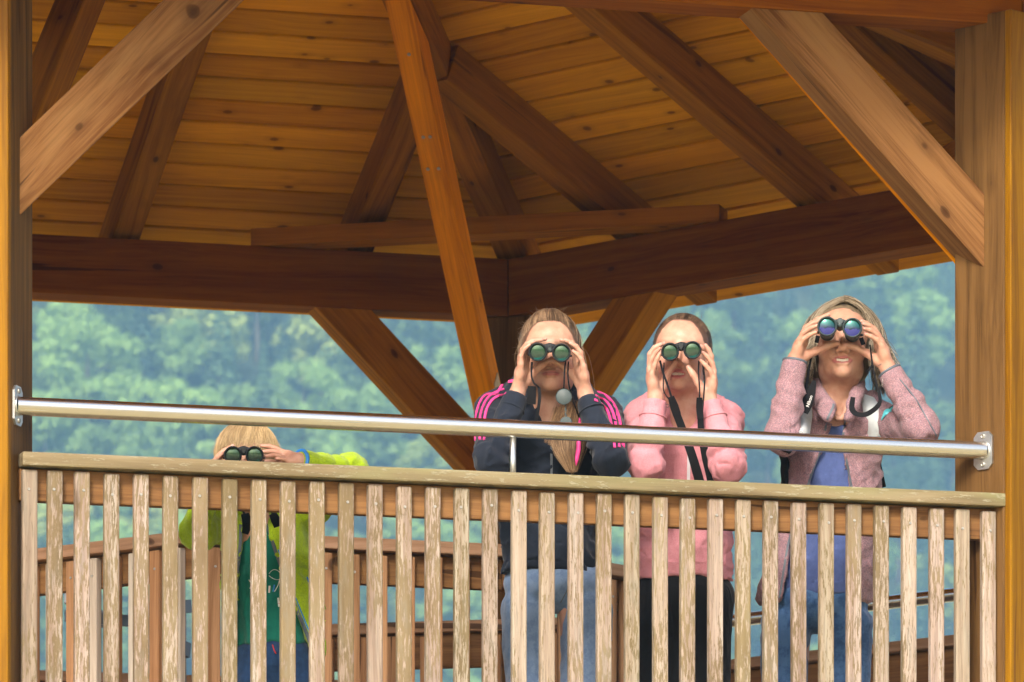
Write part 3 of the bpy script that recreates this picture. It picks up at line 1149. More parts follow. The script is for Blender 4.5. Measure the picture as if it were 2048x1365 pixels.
def nets(D, lo, h, smooth=1):
    ins = D < 0
    nx_, ny_, nz_ = D.shape
    cnt = np.zeros((nx_ - 1, ny_ - 1, nz_ - 1), np.int8)
    for dx in (0, 1):
        for dy in (0, 1):
            for dz in (0, 1):
                cnt += ins[dx:nx_ - 1 + dx, dy:ny_ - 1 + dy, dz:nz_ - 1 + dz]
    act = (cnt > 0) & (cnt < 8)
    I = np.argwhere(act)
    vid = np.full(act.shape, -1, np.int32)
    vid[act] = np.arange(len(I))
    acc = np.zeros((len(I), 3)); num = np.zeros(len(I))
    for ax in range(3):
        o1_, o2_ = [a for a in range(3) if a != ax]
        for p in (0, 1):
            for q in (0, 1):
                a = I.copy(); a[:, o1_] += p; a[:, o2_] += q
                b = a.copy(); b[:, ax] += 1
                da = D[a[:, 0], a[:, 1], a[:, 2]]; db = D[b[:, 0], b[:, 1], b[:, 2]]
                m = (da < 0) != (db < 0)
                t_ = da[m] / (da[m] - db[m])
                v = a[m].astype(float); v[:, ax] += t_
                acc[m] += v; num[m] += 1
    V = lo + acc / num[:, None] * h
    Fs = []
    for ax in range(3):
        o1_, o2_ = (ax + 1) % 3, (ax + 2) % 3
        sl0 = [slice(None)] * 3; sl1 = [slice(None)] * 3
        sl0[ax] = slice(0, -1); sl1[ax] = slice(1, None)
        ch = ins[tuple(sl0)] != ins[tuple(sl1)]
        E = np.argwhere(ch)
        E = E[(E[:, o1_] > 0) & (E[:, o2_] > 0) & (E[:, o1_] < D.shape[o1_] - 1) & (E[:, o2_] < D.shape[o2_] - 1)]
        first_in = ins[E[:, 0], E[:, 1], E[:, 2]]
        q = []
        for p_, q_ in ((0, 0), (-1, 0), (-1, -1), (0, -1)):
            e = E.copy(); e[:, o1_] += p_; e[:, o2_] += q_
            q.append(vid[e[:, 0], e[:, 1], e[:, 2]])
        Q = np.stack(q, 1)
        ok = (Q >= 0).all(1)
        Q = Q[ok]; fi = first_in[ok]
        Q[~fi] = Q[~fi][:, ::-1]
        Fs.append(Q)
    F = np.concatenate(Fs)
    for _ in range(smooth):
        S_ = np.zeros_like(V); c_ = np.zeros(len(V))
        for a, b in ((0, 1), (1, 2), (2, 3), (3, 0)):
            for s, t in ((a, b), (b, a)):
                np.add.at(S_, F[:, s], V[F[:, t]]); np.add.at(c_, F[:, s], 1)
        V = V * .45 + .55 * S_ / np.maximum(c_, 1)[:, None]
    return V, F


def merge(parts):
    Vs, Fs, b = [], [], 0
    for V_, F_ in parts:
        Vs.append(V_); Fs.append(F_ + b); b += len(V_)
    return np.concatenate(Vs), np.concatenate(Fs)


def strands(name, P, r, mat, C=None, tip=.35):
    """P (n,k,3) strand points -> thin three-sided tubes"""
    n_, k_, _ = P.shape
    T = np.gradient(P, axis=1); T /= np.linalg.norm(T, axis=2, keepdims=True) + 1e-9
    ref = np.array([0.31, -.9, .3])
    a = np.cross(T, ref); a /= np.linalg.norm(a, axis=2, keepdims=True) + 1e-9
    b = np.cross(T, a)
    w = (np.linspace(1, tip, k_) * np.clip(.25 + np.linspace(0, 1, k_) * 5, 0, 1))[None, :, None] * (np.asarray(r).reshape(-1, 1, 1) if np.ndim(r) else r)
    V = []
    for q in range(3):
        th = q * 2 * np.pi / 3
        V.append(P + (a * math.cos(th) + b * math.sin(th)) * w)
    V = np.stack(V, 2)      # n,k,3sides,3
    idx = np.arange(n_ * k_ * 3).reshape(n_, k_, 3)
    F = []
    for q in range(3):
        q2 = (q + 1) % 3
        F.append(np.stack([idx[:, :-1, q], idx[:, :-1, q2], idx[:, 1:, q2], idx[:, 1:, q]], -1).reshape(-1, 4))
    Vf, Ff = V.reshape(-1, 3), np.concatenate(F)
    Cf = None
    if C is not None:
        Cf = np.repeat(C, k_ * 3, axis=0)
    return Vf, Ff, Cf


def ribbon(name, pts, w, t_, mat, parent, face=(0, -1, 0), smooth=True, sub=6):
    """flat strap along pts; w may be a list; face is the way its flat side looks"""
    P = [Vector(p) for p in pts]
    ws = list(w) if isinstance(w, (list, tuple)) else [w] * len(P)
    # Catmull-Rom
    Q, Wd = [], []
    for i in range(len(P) - 1):
        p0, p1, p2, p3 = P[max(i - 1, 0)], P[i], P[i + 1], P[min(i + 2, len(P) - 1)]
        for s in range(sub):
            x = s / sub
            Q.append(.5 * ((2 * p1) + (p2 - p0) * x + (2 * p0 - 5 * p1 + 4 * p2 - p3) * x * x + (3 * p1 - p0 - 3 * p2 + p3) * x ** 3))
            Wd.append(ws[i] + (ws[i + 1] - ws[i]) * x)
    Q.append(P[-1]); Wd.append(ws[-1])
    V, F = [], []
    fc = Vector(face).normalized()
    for i, p in enumerate(Q):
        T = (Q[min(i + 1, len(Q) - 1)] - Q[max(i - 1, 0)]).normalized()
        s = T.cross(fc)
        s = s.normalized() if s.length > 1e-4 else Vector((1, 0, 0))
        nn = s.cross(T).normalized()
        for a, b in ((-1, -1), (1, -1), (1, 1), (-1, 1)):
            V.append(p + s * a * Wd[i] / 2 + nn * b * t_ / 2)
    for i in range(len(Q) - 1):
        for k in range(4):
            F.append((i * 4 + k, i * 4 + (k + 1) % 4, (i + 1) * 4 + (k + 1) % 4, (i + 1) * 4 + k))
    m = len(Q) - 1
    F.append((3, 2, 1, 0)); F.append((m * 4, m * 4 + 1, m * 4 + 2, m * 4 + 3))
    me = bpy.data.meshes.new(name)
    me.from_pydata([tuple(v) for v in V], [], F)
    me.update()
    bmx = bmesh.new(); bmx.from_mesh(me); bmesh.ops.recalc_face_normals(bmx, faces=bmx.faces); bmx.to_mesh(me); bmx.free()
    for p in me.polygons: p.use_smooth = smooth
    sharp(me, 50)
    me.materials.append(mat)
    return link(name, me, None, parent)


def bvh_of(V, F):
    return BVHTree.FromPolygons([tuple(v) for v in V], [tuple(int(x) for x in f) for f in F])


def on_surface(bvh, pts, off=.0015, n_=24, view=True, smooth_=0):
    """points pushed onto the cloth as seen from the front, densified"""
    P = [Vector(p) for p in pts]
    out, no = [], []
    seg = [(P[i], P[i + 1]) for i in range(len(P) - 1)]
    tot = sum((b - a).length for a, b in seg)
    for a, b in seg:
        m = max(2, int(n_ * (b - a).length / tot))
        for s in range(m):
            p = a.lerp(b, s / m)
            out.append(p)
    out.append(P[-1])
    res = []
    for p in out:
        if view:
            dr = (p - cam.location).normalized()
            hit = bvh.ray_cast(p - dr * .8, dr, 1.6)
            if hit[0] is None: hit = bvh.find_nearest(p)
        else:
            hit = bvh.find_nearest(p)
        nn = hit[1]
        if nn.dot(p - cam.location) > 0 and view: nn = -nn
        res.append(hit[0] + nn * off); no.append(nn)
    if smooth_:
        for _ in range(smooth_):
            r2, n2 = list(res), list(no)
            for i in range(1, len(res) - 1):
                r2[i] = (res[i - 1] + res[i] * 2 + res[i + 1]) / 4
                n2[i] = (no[i - 1] + no[i] * 2 + no[i + 1]).normalized()
            res, no = r2, n2
    return res, no


def cloth_patch(name, bvh, cen, ax1, ax2, w, h, mat, parent, off=.002, shape=None):
    """a piece of cloth of w x h stuck on the surface round cen"""
    nu, nv = 14, 10
    V, F, keep = [], [], {}
    a1, a2 = Vector(ax1).normalized(), Vector(ax2).normalized()
    for i in range(nu + 1):
        for j_ in range(nv + 1):
            x, y = i / nu * 2 - 1, j_ / nv * 2 - 1
            if shape: y = shape(x, y)
            p = Vector(cen) + a1 * x * w / 2 + a2 * y * h / 2
            hit = bvh.find_nearest(p)
            nn = hit[1] if hit[1].dot(Vector(cen) - hit[0]) > -9 else hit[1]
            if nn.dot(p - cam.location) > 0: nn = -nn
            V.append(hit[0] + nn * off)
    for i in range(nu):
        for j_ in range(nv):
            q = i * (nv + 1) + j_
            F.append((q, q + 1, q + nv + 2, q + nv + 1))
    me = bpy.data.meshes.new(name); me.from_pydata([tuple(v) for v in V], [], F)
    for p in me.polygons: p.use_smooth = True
    me.materials.append(mat)
    ob = link(name, me, None, parent)
    md = ob.modifiers.new('thickness', 'SOLIDIFY'); md.thickness = .0015; md.offset = 0
    return ob


def cloth_strip(name, bvh, pts, w, mat, parent, off=.0012, n_=24, view=True, th=.0016):
    """strip of tape lying on the cloth"""
    Q, N_ = on_surface(bvh, pts, off, n_, view, 2)
    V, F = [], []
    for i, p in enumerate(Q):
        T = (Q[min(i + 1, len(Q) - 1)] - Q[max(i - 1, 0)])
        if T.length < 1e-6: T = Vector((0, 0, 1))
        s = T.normalized().cross(N_[i]).normalized()
        for a in (-1, 1):
            V.append(p + s * a * w / 2)
        for a in (1, -1):
            V.append(p + s * a * w / 2 - N_[i] * (th + .004))
    for i in range(len(Q) - 1):
        for k in range(4):
            F.append((i * 4 + k, i * 4 + (k + 1) % 4, (i + 1) * 4 + (k + 1) % 4, (i + 1) * 4 + k))
    m = len(Q) - 1
    F.append((3, 2, 1, 0)); F.append((m * 4, m * 4 + 1, m * 4 + 2, m * 4 + 3))
    me = bpy.data.meshes.new(name)
    me.from_pydata([tuple(v) for v in V], [], F)
    bmx = bmesh.new(); bmx.from_mesh(me); bmesh.ops.recalc_face_normals(bmx, faces=bmx.faces); bmx.to_mesh(me); bmx.free()
    for p in me.polygons: p.use_smooth = False
    me.materials.append(mat)
    return link(name, me, None, parent)


# ------------------------------------------------------------------ skin, hair, cloth materials
def skin_mat():
    t = NT('skin')
    vc = t.N('ShaderNodeVertexColor', layer_name='Col').outputs[0]
    g = t.N('ShaderNodeTexCoord').outputs['Object']
    n1 = t.ramp(t.noise(g, 45, 4, 0.65), [(0.36, (0.90, 0.78, 0.76)), (0.62, (1.0, 1.0, 1.0))])
    n2 = t.ramp(t.noise(g, 180, 3, 0.6), [(0.62, (1, 1, 1)), (0.75, (0.93, 0.80, 0.76))])
    c = t.mix(1.0, t.mix(1.0, vc, n1, 'MULTIPLY'), n2, 'MULTIPLY')
    t.P(Base_Color=c, Roughness=0.48, Specular_IOR_Level=0.4, Subsurface_Weight=0.05, Subsurface_Scale=0.02)
    t.set(t.p, 'Subsurface Radius', (1.0, 0.35, 0.2))
    t.bump(t.noise(g, 420, 3, 0.6), 0.12, 0.0008)
    return t.m


M_skin = skin_mat()


def hair_mat():
    t = NT('hair')
    vc = t.N('ShaderNodeVertexColor', layer_name='Col').outputs[0]
    t.P(Base_Color=vc, Roughness=0.42, Specular_IOR_Level=0.5)
    return t.m


M_hair = hair_mat()


def cloth(name, col, var=.12, weave=900, fold=.5, fscale=11, rough=.85, sheen=.25, mottle=None, msc=260, fuzz=0.3):
    t = NT(name)
    g = t.N('ShaderNodeTexCoord').outputs['Object']
    c = t.ramp(t.noise(g, 45, 4, 0.6), [(0.3, tuple(x * (1 - var) for x in col)), (0.7, tuple(min(1, x * (1 + var)) for x in col))])
    if mottle:
        m1 = t.ramp(t.noise(g, msc, 4, 0.75), [(0.44, 0.0), (0.56, 1.0)])
        c = t.mix(m1, c, mottle[0])
        if len(mottle) > 1:
            m2 = t.ramp(t.noise(t.mapping(g, (1, 1, 1), (4, 7, 2)), msc * .8, 4, 0.75), [(0.47, 0.0), (0.60, 1.0)])
            c = t.mix(m2, c, mottle[1])
    t.P(Base_Color=c, Roughness=rough, Specular_IOR_Level=0.2, Sheen_Weight=sheen, Sheen_Roughness=0.5)
    f1 = t.noise(t.mapping(g, (1, 1, .6)), fscale, 3, 0.5, 0.5)
    fo = t.math('ABSOLUTE', t.math('SUBTRACT', f1, 0.5))
    b1 = t.N('ShaderNodeBump'); t.set(b1, 'Height', fo); t.set(b1, 'Strength', fold); t.set(b1, 'Distance', 0.03)
    b2 = t.N('ShaderNodeBump'); t.set(b2, 'Height', t.noise(g, weave, 3, 0.7)); t.set(b2, 'Strength', fuzz); t.set(b2, 'Distance', 0.0015)
    t.l.new(b1.outputs[0], b2.inputs['Normal']); t.l.new(b2.outputs[0], t.p.inputs['Normal'])
    return t.m


M_navy = cloth('dark_navy_jersey', (0.012, 0.017, 0.030), fold=.25, sheen=.12)
M_pinkstripe = plain('hot_pink_tape', (0.75, 0.055, 0.26), 0.6)
M_pink = cloth('pink_sweatshirt', (0.54, 0.20, 0.24), var=.06, fold=.5, mottle=((0.60, 0.27, 0.31),), msc=500, fuzz=.6, sheen=.1)
M_fleece = cloth('mottled_rose_fleece', (0.27, 0.125, 0.155), mottle=((0.40, 0.26, 0.28), (0.15, 0.11, 0.135)), msc=420, fuzz=.6, fold=.6, sheen=.1)
M_green = cloth('lime_green_fleece', (0.38, 0.54, 0.005), var=.2, fuzz=.9, weave=420, mottle=((0.28, 0.42, 0.004),), msc=320, fold=.6)
M_teal = cloth('dark_green_tshirt', (0.006, 0.15, 0.11), fold=.6)
M_blue = cloth('blue_tshirt', (0.062, 0.092, 0.24), fold=.6)
M_jean1 = cloth('mid_blue_denim', (0.13, 0.20, 0.34), var=.12, mottle=((0.17, 0.25, 0.40),), msc=30, fold=.7, fscale=7)
M_jean2 = cloth('dark_blue_denim', (0.03, 0.08, 0.20), var=.15, mottle=((0.06, 0.13, 0.28),), msc=14, fold=.7, fscale=7)
M_jean3 = cloth('navy_denim', (0.015, 0.045, 0.12), var=.3, fold=.4)
M_black = cloth('black_trousers', (0.006, 0.006, 0.008), fold=.6, sheen=.1)
M_strap = plain('black_webbing', (0.007, 0.007, 0.009), 0.85, spec=.2, nscale=400, bump=.3, bscale=900)
M_rubber = plain('binocular_rubber', (0.022, 0.026, 0.030), 0.55, spec=.4, nscale=300, bump=.15, bscale=1500)
M_rubber2 = plain('grey_green_rubber', (0.055, 0.075, 0.078), 0.5, spec=.4, nscale=300, bump=.15, bscale=1500)
M_zip = plain('grey_zip_tape', (0.10, 0.12, 0.15), 0.6)
M_whitezip = plain('white_zip_tape', (0.62, 0.60, 0.66), 0.5)
M_bluetrim = plain('bright_blue_trim', (0.02, 0.20, 0.60), 0.6)
M_aqua = plain('aqua_patch', (0.10, 0.52, 0.62), 0.55)
M_pack = cloth('pale_grey_pack_strap', (0.50, 0.55, 0.58), var=.06, fold=.15)
M_silver = plain('silver', (0.8, 0.8, 0.8), 0.25, 1.0)
M_white = plain('white_print', (0.75, 0.75, 0.75), 0.6)
M_red = plain('red_print', (0.55, 0.03, 0.04), 0.6)
M_eye = plain('eye_white', (0.7, 0.68, 0.65), 0.2)
M_teeth = plain('teeth', (0.60, 0.55, 0.46), 0.3)
M_shoe = plain('dark_shoe_rubber', (0.03, 0.03, 0.035), 0.6)
M_tie = cloth('hair_tie', (0.45, 0.30, 0.18))


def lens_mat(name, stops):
    """coated glass: a coloured mirror, its coating tint banded with painted reflections"""
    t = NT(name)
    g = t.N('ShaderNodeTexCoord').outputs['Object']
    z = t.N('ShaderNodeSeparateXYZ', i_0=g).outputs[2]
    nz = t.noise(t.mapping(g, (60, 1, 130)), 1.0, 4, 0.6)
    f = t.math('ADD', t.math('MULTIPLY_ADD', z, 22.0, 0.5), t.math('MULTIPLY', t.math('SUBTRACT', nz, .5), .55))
    c = t.ramp(f, stops)  # bands by height and noise paint reflected sky and ground into the coating colour
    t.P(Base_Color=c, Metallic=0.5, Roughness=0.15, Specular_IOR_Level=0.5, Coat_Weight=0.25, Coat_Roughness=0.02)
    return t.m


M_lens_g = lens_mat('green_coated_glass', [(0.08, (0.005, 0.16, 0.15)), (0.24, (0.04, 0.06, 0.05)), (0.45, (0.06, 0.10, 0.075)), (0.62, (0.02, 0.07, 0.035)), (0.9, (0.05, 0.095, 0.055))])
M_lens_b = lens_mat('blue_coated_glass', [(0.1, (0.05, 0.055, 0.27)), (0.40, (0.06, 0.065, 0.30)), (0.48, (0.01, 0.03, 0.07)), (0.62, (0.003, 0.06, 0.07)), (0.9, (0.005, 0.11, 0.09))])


def binoculars(tagline, L0, R0, Yf, r, length, mat, lensm, tilt=0.0, knob='round', parentless=True):
    """two barrels from image points L0 and R0 (front lens centres) at distance Yf; tilt lifts the rear (metres)"""
    pL, pR = W(*L0, Yf), W(*R0, Yf)
    mid = (pL + pR) / 2
    vd = (mid - cam.location).normalized()
    ax = (vd * length - ZUP * tilt).normalized()    # from objective to eyepiece
    root = empty('binoculars', mid, tagline, 'binoculars')
    sx = (pR - pL).normalized()
    zc = sx.cross(ax).normalized(); zc = zc if zc.z > 0 else -zc
    for p in (pL, pR):
        y_ = zc.cross(ax).normalized()
        Mx = Matrix((ax, y_, zc)).transposed().to_4x4(); Mx.translation = p
        prof = [(r * .80, .006), (r * .82, .001), (r * .90, -.0015), (r * .98, .0005), (r, .004), (r, .016), (r * .965, .019), (r * .93, .022),
                (r * .90, .05), (r * .80, .07), (r * .72, .085), (r * .70, length - .02), (r * .76, length - .018), (r * .76, length), (r * .5, length)]
        b = link('barrel', sharp(lathe_mesh('barrel', prof, Matrix.Identity(4), 48, mat), 40), None, root, Mx)
        # lens: shallow dome inside the rim
        lp = [(0.0001, .0035), (r * .3, .0038), (r * .55, .0048), (r * .81, .0068)]
        Ml = Matrix((sx, -(ax), zc)).transposed().to_4x4()
        y2 = ax.copy()
        Ml = Matrix((sx, y2, sx.cross(y2).normalized())).transposed().to_4x4()
        if Ml.col[2].to_3d().z < 0:
            Ml = Matrix((-sx, y2, (-sx).cross(y2).normalized())).transposed().to_4x4()
        Ml.translation = p
        V, F = [], []
        N_ = 40
        for rr_2, xx in lp:
            for k in range(N_):
                th = 2 * math.pi * k / N_
                V.append((rr_2 * math.cos(th), xx, rr_2 * math.sin(th)))
        for i in range(len(lp) - 1):
            for k in range(N_):
                F.append((i * N_ + k, i * N_ + (k + 1) % N_, (i + 1) * N_ + (k + 1) % N_, (i + 1) * N_ + k))
        me = bpy.data.meshes.new('lens'); me.from_pydata(V, [], F)
        for pp in me.polygons: pp.use_smooth = True
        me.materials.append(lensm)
        link('lens', me, None, root, Ml)
    # body between the barrels
    up = zc
    s = SDF()
    a, b = pL + ax * .022, pR + ax * .022
    hump = mid + ax * .03 + up * r * .55
    half = (pR - pL).length / 2
    s.cap(a + up * r * .42 + ax * .012, hump, r * .34, r * .36, k=.01)
    s.cap(b + up * r * .42 + ax * .012, hump, r * .34, r * .36, k=.01)
    s.cap(a + up * r * .4 + ax * .05, mid + ax * .06 + up * r * .5, r * .36, r * .36, k=.01)
    s.cap(b + up * r * .4 + ax * .05, mid + ax * .06 + up * r * .5, r * .36, r * .36, k=.01)
    s.cap(mid + ax * .012 + up * r * .3, mid + ax * .085 + up * r * .3, r * .30, r * .30, k=.006)
    V, F = s.mesh(.0022)
    link('bridge', mesh_np('bridge', V, F, True, mat), None, root)
    y_ = zc.cross(ax).normalized()
    Mx = Matrix((ax, y_, zc)).transposed().to_4x4()
    Mx.translation = mid + up * r * (.62 if knob == 'round' else .35) + ax * (.008)
    kr = r * .32
    link('focus_knob', sharp(lathe_mesh('focus_knob', [(0.0001, -.003), (kr * .85, -.003), (kr, -.0015), (kr, .02), (kr * .7, .022)], Matrix.Identity(4), 28, mat), 40), None, root, Mx)
    if knob == 'eye':
        link('hinge_pin', sharp(lathe_mesh('hinge_pin', [(0.0001, -.0035), (kr * .3, -.0035), (kr * .42, -.0048), (kr * .55, -.0035)], Matrix.Identity(4), 24, M_rubber2), 40), None, root, Mx)
    for p, sg_ in ((pL, -1), (pR, 1)):
        q = p + ax * .075 + sx * sg_ * r * .86 - up * r * .3
        link('strap_lug', tube_mesh('strap_lug', [q - ax * .009, q + sx * sg_ * .005, q + ax * .009], .003, 8, M_rubber), None, root)
    root['_ax'] = list(ax)
    return root, ax, up, sx

# ------------------------------------------------------------------ people
def rot(pitch=0, yaw=0, roll=0):
    return np.array(Matrix.Rotation(roll, 3, 'Y') @ Matrix.Rotation(yaw, 3, 'Z') @ Matrix.Rotation(pitch, 3, 'X'))


def line_Y(px):
    """distance of the front line of the pavilion at image column px"""
    s = front_s(px, 0)
    return (HEX[0] + u * s).y


P_cur = None


class Person:
    def __init__(self, px, d0):
        global P_cur
        P_cur = self; self.blobs = []
        self.Y = line_Y(px) + d0
        self.m = self.Y / FPX        # metres per pixel at the head

    def g(self, px, py, d=0.0):
        return W(px, py, self.Y + d)


def head_sdf(s, O, Rm, sc, mouth='closed', jaw=1.0):
    """head in its own frame: origin between the eyes at ear depth, -y forward, z up"""
    T = lambda x, y, z: O + Rm @ (np.array([x, y, z]) * sc)
    E = lambda x, y, z: np.array([x, y, z]) * sc
    s.ell(T(0, .020, .030), E(.078, .096, .088), Rm, k=.01)
    s.ell(T(0, -.030, .028), E(.068, .060, .062), Rm, k=.03)
    s.ell(T(0, -.032, -.045), E(.057 * jaw, .060, .062), Rm, k=.03)
    s.ell(T(0, -.012, -.062), E(.056 * jaw, .058, .040), Rm, k=.025)
    s.ell(T(0, -.074, -.094), E(.022, .018, .017), Rm, k=.025)
    for sx in (-1, 1):
        s.ell(T(sx * .040, -.058, -.034), E(.024, .024, .024), Rm, k=.02)
        s.ell(T(sx * .044, -.002, -.072), E(.015, .024, .022), Rm, k=.02)
        s.cap(T(sx * .008, -.087, .020), T(sx * .042, -.070, .022), .010 * sc, .009 * sc, k=.014)
    for sx in (-1, 1):
        s.ell(T(sx * .031, -.096, .000), E(.017, .016, .011), Rm, k=.012, op='s')
        s.ell(T(sx * .031, -.074, -.001), E(.015, .014, .0125), Rm, k=.004)
    # nose
    s.cap(T(0, -.088, .008), T(0, -.108, -.038), .0075 * sc, .0095 * sc, k=.012)
    s.ell(T(0, -.112, -.042), E(.0115, .011, .0095), Rm, k=.008)
    for sx in (-1, 1):
        s.ell(T(sx * .0125, -.100, -.0445), E(.0085, .011, .0075), Rm, k=.006)
        s.ell(T(sx * .0070, -.107, -.0520), E(.0040, .006, .0045), Rm, k=.002, op='s')
        s.cap(T(sx * .020, -.093, -.042), T(sx * .034, -.080, -.062), .0016 * sc, .0012 * sc, k=.007, op='s')
    # lips
    w = .0235
    if mouth == 'closed':
        s.chain([T(-w, -.084, -.066), T(-.010, -.0945, -.0628), T(0, -.0962, -.0640), T(.010, -.0945, -.0628), T(w, -.084, -.066)], [.0026 * sc, .0048 * sc, .0045 * sc, .0048 * sc, .0026 * sc], k=.005)
        s.chain([T(-w * .9, -.084, -.0675), T(-.009, -.0935, -.0712), T(.009, -.0935, -.0712), T(w * .9, -.084, -.0675)], [.0026 * sc, .0056 * sc, .0056 * sc, .0026 * sc], k=.004)
        s.chain([T(-w - .003, -.088, -.0655), T(-.010, -.0995, -.0668), T(.010, -.0995, -.0668), T(w + .003, -.088, -.0655)], [.0011 * sc] * 4, k=.002, op='s')
    else:
        ws = .0315 if mouth == 'smile' else .022
        lift = .0085 if mouth == 'smile' else .001
        op_ = .0050 if mouth == 'smile' else .0056
        s.chain([T(-ws, -.080, -.066 + lift), T(-.011, -.0925, -.0635 + lift * .3), T(0, -.0945, -.0640), T(.011, -.0925, -.0635 + lift * .3), T(ws, -.080, -.066 + lift)], [.0026 * sc, .0043 * sc, .0042 * sc, .0043 * sc, .0026 * sc], k=.005)
        s.chain([T(-ws * .95, -.080, -.067 + lift), T(-.011, -.091, -.0775 - (.001 if mouth == 'smile' else .003)), T(.011, -.091, -.0775 - (.001 if mouth == 'smile' else .003)), T(ws * .95, -.080, -.067 + lift)], [.0026 * sc, .0050 * sc, .0050 * sc, .0026 * sc], k=.004)
        zl = lift * .75
        s.chain([T(-ws * .86, -.086, -.0675 + zl), T(-ws * .45, -.090, -.0685 + zl * .25), T(0, -.093, -.0690), T(ws * .45, -.090, -.0685 + zl * .25), T(ws * .86, -.086, -.0675 + zl)],
                [.0016 * sc, op_ * .80 * sc, op_ * .95 * sc, op_ * .80 * sc, .0016 * sc], k=.0015, op='s')
    # ears
    for sx in (-1, 1):
        s.ell(T(sx * .081, .012, -.008), E(.006, .017, .029), Rm @ rot(0, -sx * .45, 0), k=.006)
        s.ell(T(sx * .088, .003, -.004), E(.005, .010, .018), Rm, k=.004, op='s')
    return T


def hairline(th, top=.60, side=-.25, w0=.35, w1=1.1):
    t_ = np.clip((np.abs(th) - w0) / (w1 - w0), 0, 1)
    return top + (side - top) * t_ * t_ * (3 - 2 * t_)


def skin_colors(V, T, sc, base, lips, extra=(), scalp=None):
    C = np.tile(np.array(base, float), (len(V), 1))
    # reddish cheeks, nose, ears
    def blob(c, rad, col, amt):
        d = np.linalg.norm(V - A_(c), axis=1) / rad
        w = np.clip(1 - d, 0, 1)[:, None]; w = w * w * (3 - 2 * w) * amt
        C[:] = C * (1 - w) + np.array(col) * w
    red = (base[0] * .98, base[1] * .68, base[2] * .62)
    for sx in (-1, 1):
        blob(T(sx * .042, -.07, -.035), .032 * sc, red, .45)
        blob(T(sx * .084, .01, -.01), .03 * sc, red, .5)
    blob(T(0, -.115, -.038), .018 * sc, red, .4)
    # lips: a flattened ball round the mouth
    Rm = None
    q = (V - A_(T(0, -.092, -.0685)))
    ax = A_(T(1, 0, 0)) - A_(T(0, 0, 0)); ax /= np.linalg.norm(ax)
    az = A_(T(0, 0, 1)) - A_(T(0, 0, 0)); az /= np.linalg.norm(az)
    ay = A_(T(0, 1, 0)) - A_(T(0, 0, 0)); ay /= np.linalg.norm(ay)
    e = (q @ ax / (lips[1] * sc)) ** 2 + (q @ az / (lips[2] * sc)) ** 2 + (q @ ay / (.022 * sc)) ** 2
    w = np.clip((1.15 - e) / .35, 0, 1)[:, None]
    C = C * (1 - w) + np.array(lips[0]) * w
    if scalp:
        col_, top_ = scalp
        hq = (V - A_(T(0, .018, .030))) / sc
        hx, hy, hzz = hq @ ax / .080, hq @ ay / .099, hq @ az / .090
        rr_h = np.sqrt(hx ** 2 + hy ** 2 + hzz ** 2) + 1e-6
        th_ = np.arctan2(hx, -hy); ph_ = np.arcsin(np.clip(hzz / rr_h, -1, 1))
        w = np.clip((ph_ - hairline(th_, top_) + .05 * vnoise(V * 120, 3)) / .13 + .35, 0, 1) * (rr_h < 1.25) * (rr_h > .7) * (hzz > -.8)
        w = (w * w * (3 - 2 * w))[:, None] * .9
        C = C * (1 - w) + np.array(col_) * w
    qz, qx, qy = q @ az, np.abs(q @ ax), q @ ay
    if lips[2] < .010:      # the dark line between closed lips
        w = (np.clip(1 - np.abs(qz - .0018 * sc) / (.0021 * sc), 0, 1) * (qx < .024 * sc) * (np.abs(qy) < .03))[:, None] * .75
        C = C * (1 - w) + np.array((.12, .035, .03)) * w
    # nostrils
    for sx in (-1, 1):
        blob(T(sx * .0072, -.107, -.0530), .0058 * sc, (.06, .02, .015), .9)
    for c_, r_, cl, am in getattr(P_cur, 'blobs', []):
        blob(c_, r_, cl if cl is not None else red, am)
    # brows
    for sx in (-1, 1):
        a_, b_ = A_(T(sx * .014, -.09, .019)), A_(T(sx * .046, -.075, .022))
        ab = b_ - a_; t_ = np.clip((V - a_) @ ab / (ab @ ab), 0, 1)
        d = np.linalg.norm(V - (a_ + t_[:, None] * ab), axis=1)
        w = np.clip((.010 * sc - d) / (.006 * sc), 0, 1)[:, None] * .5
        C = C * (1 - w) + np.array((.16, .09, .05)) * w
    return C


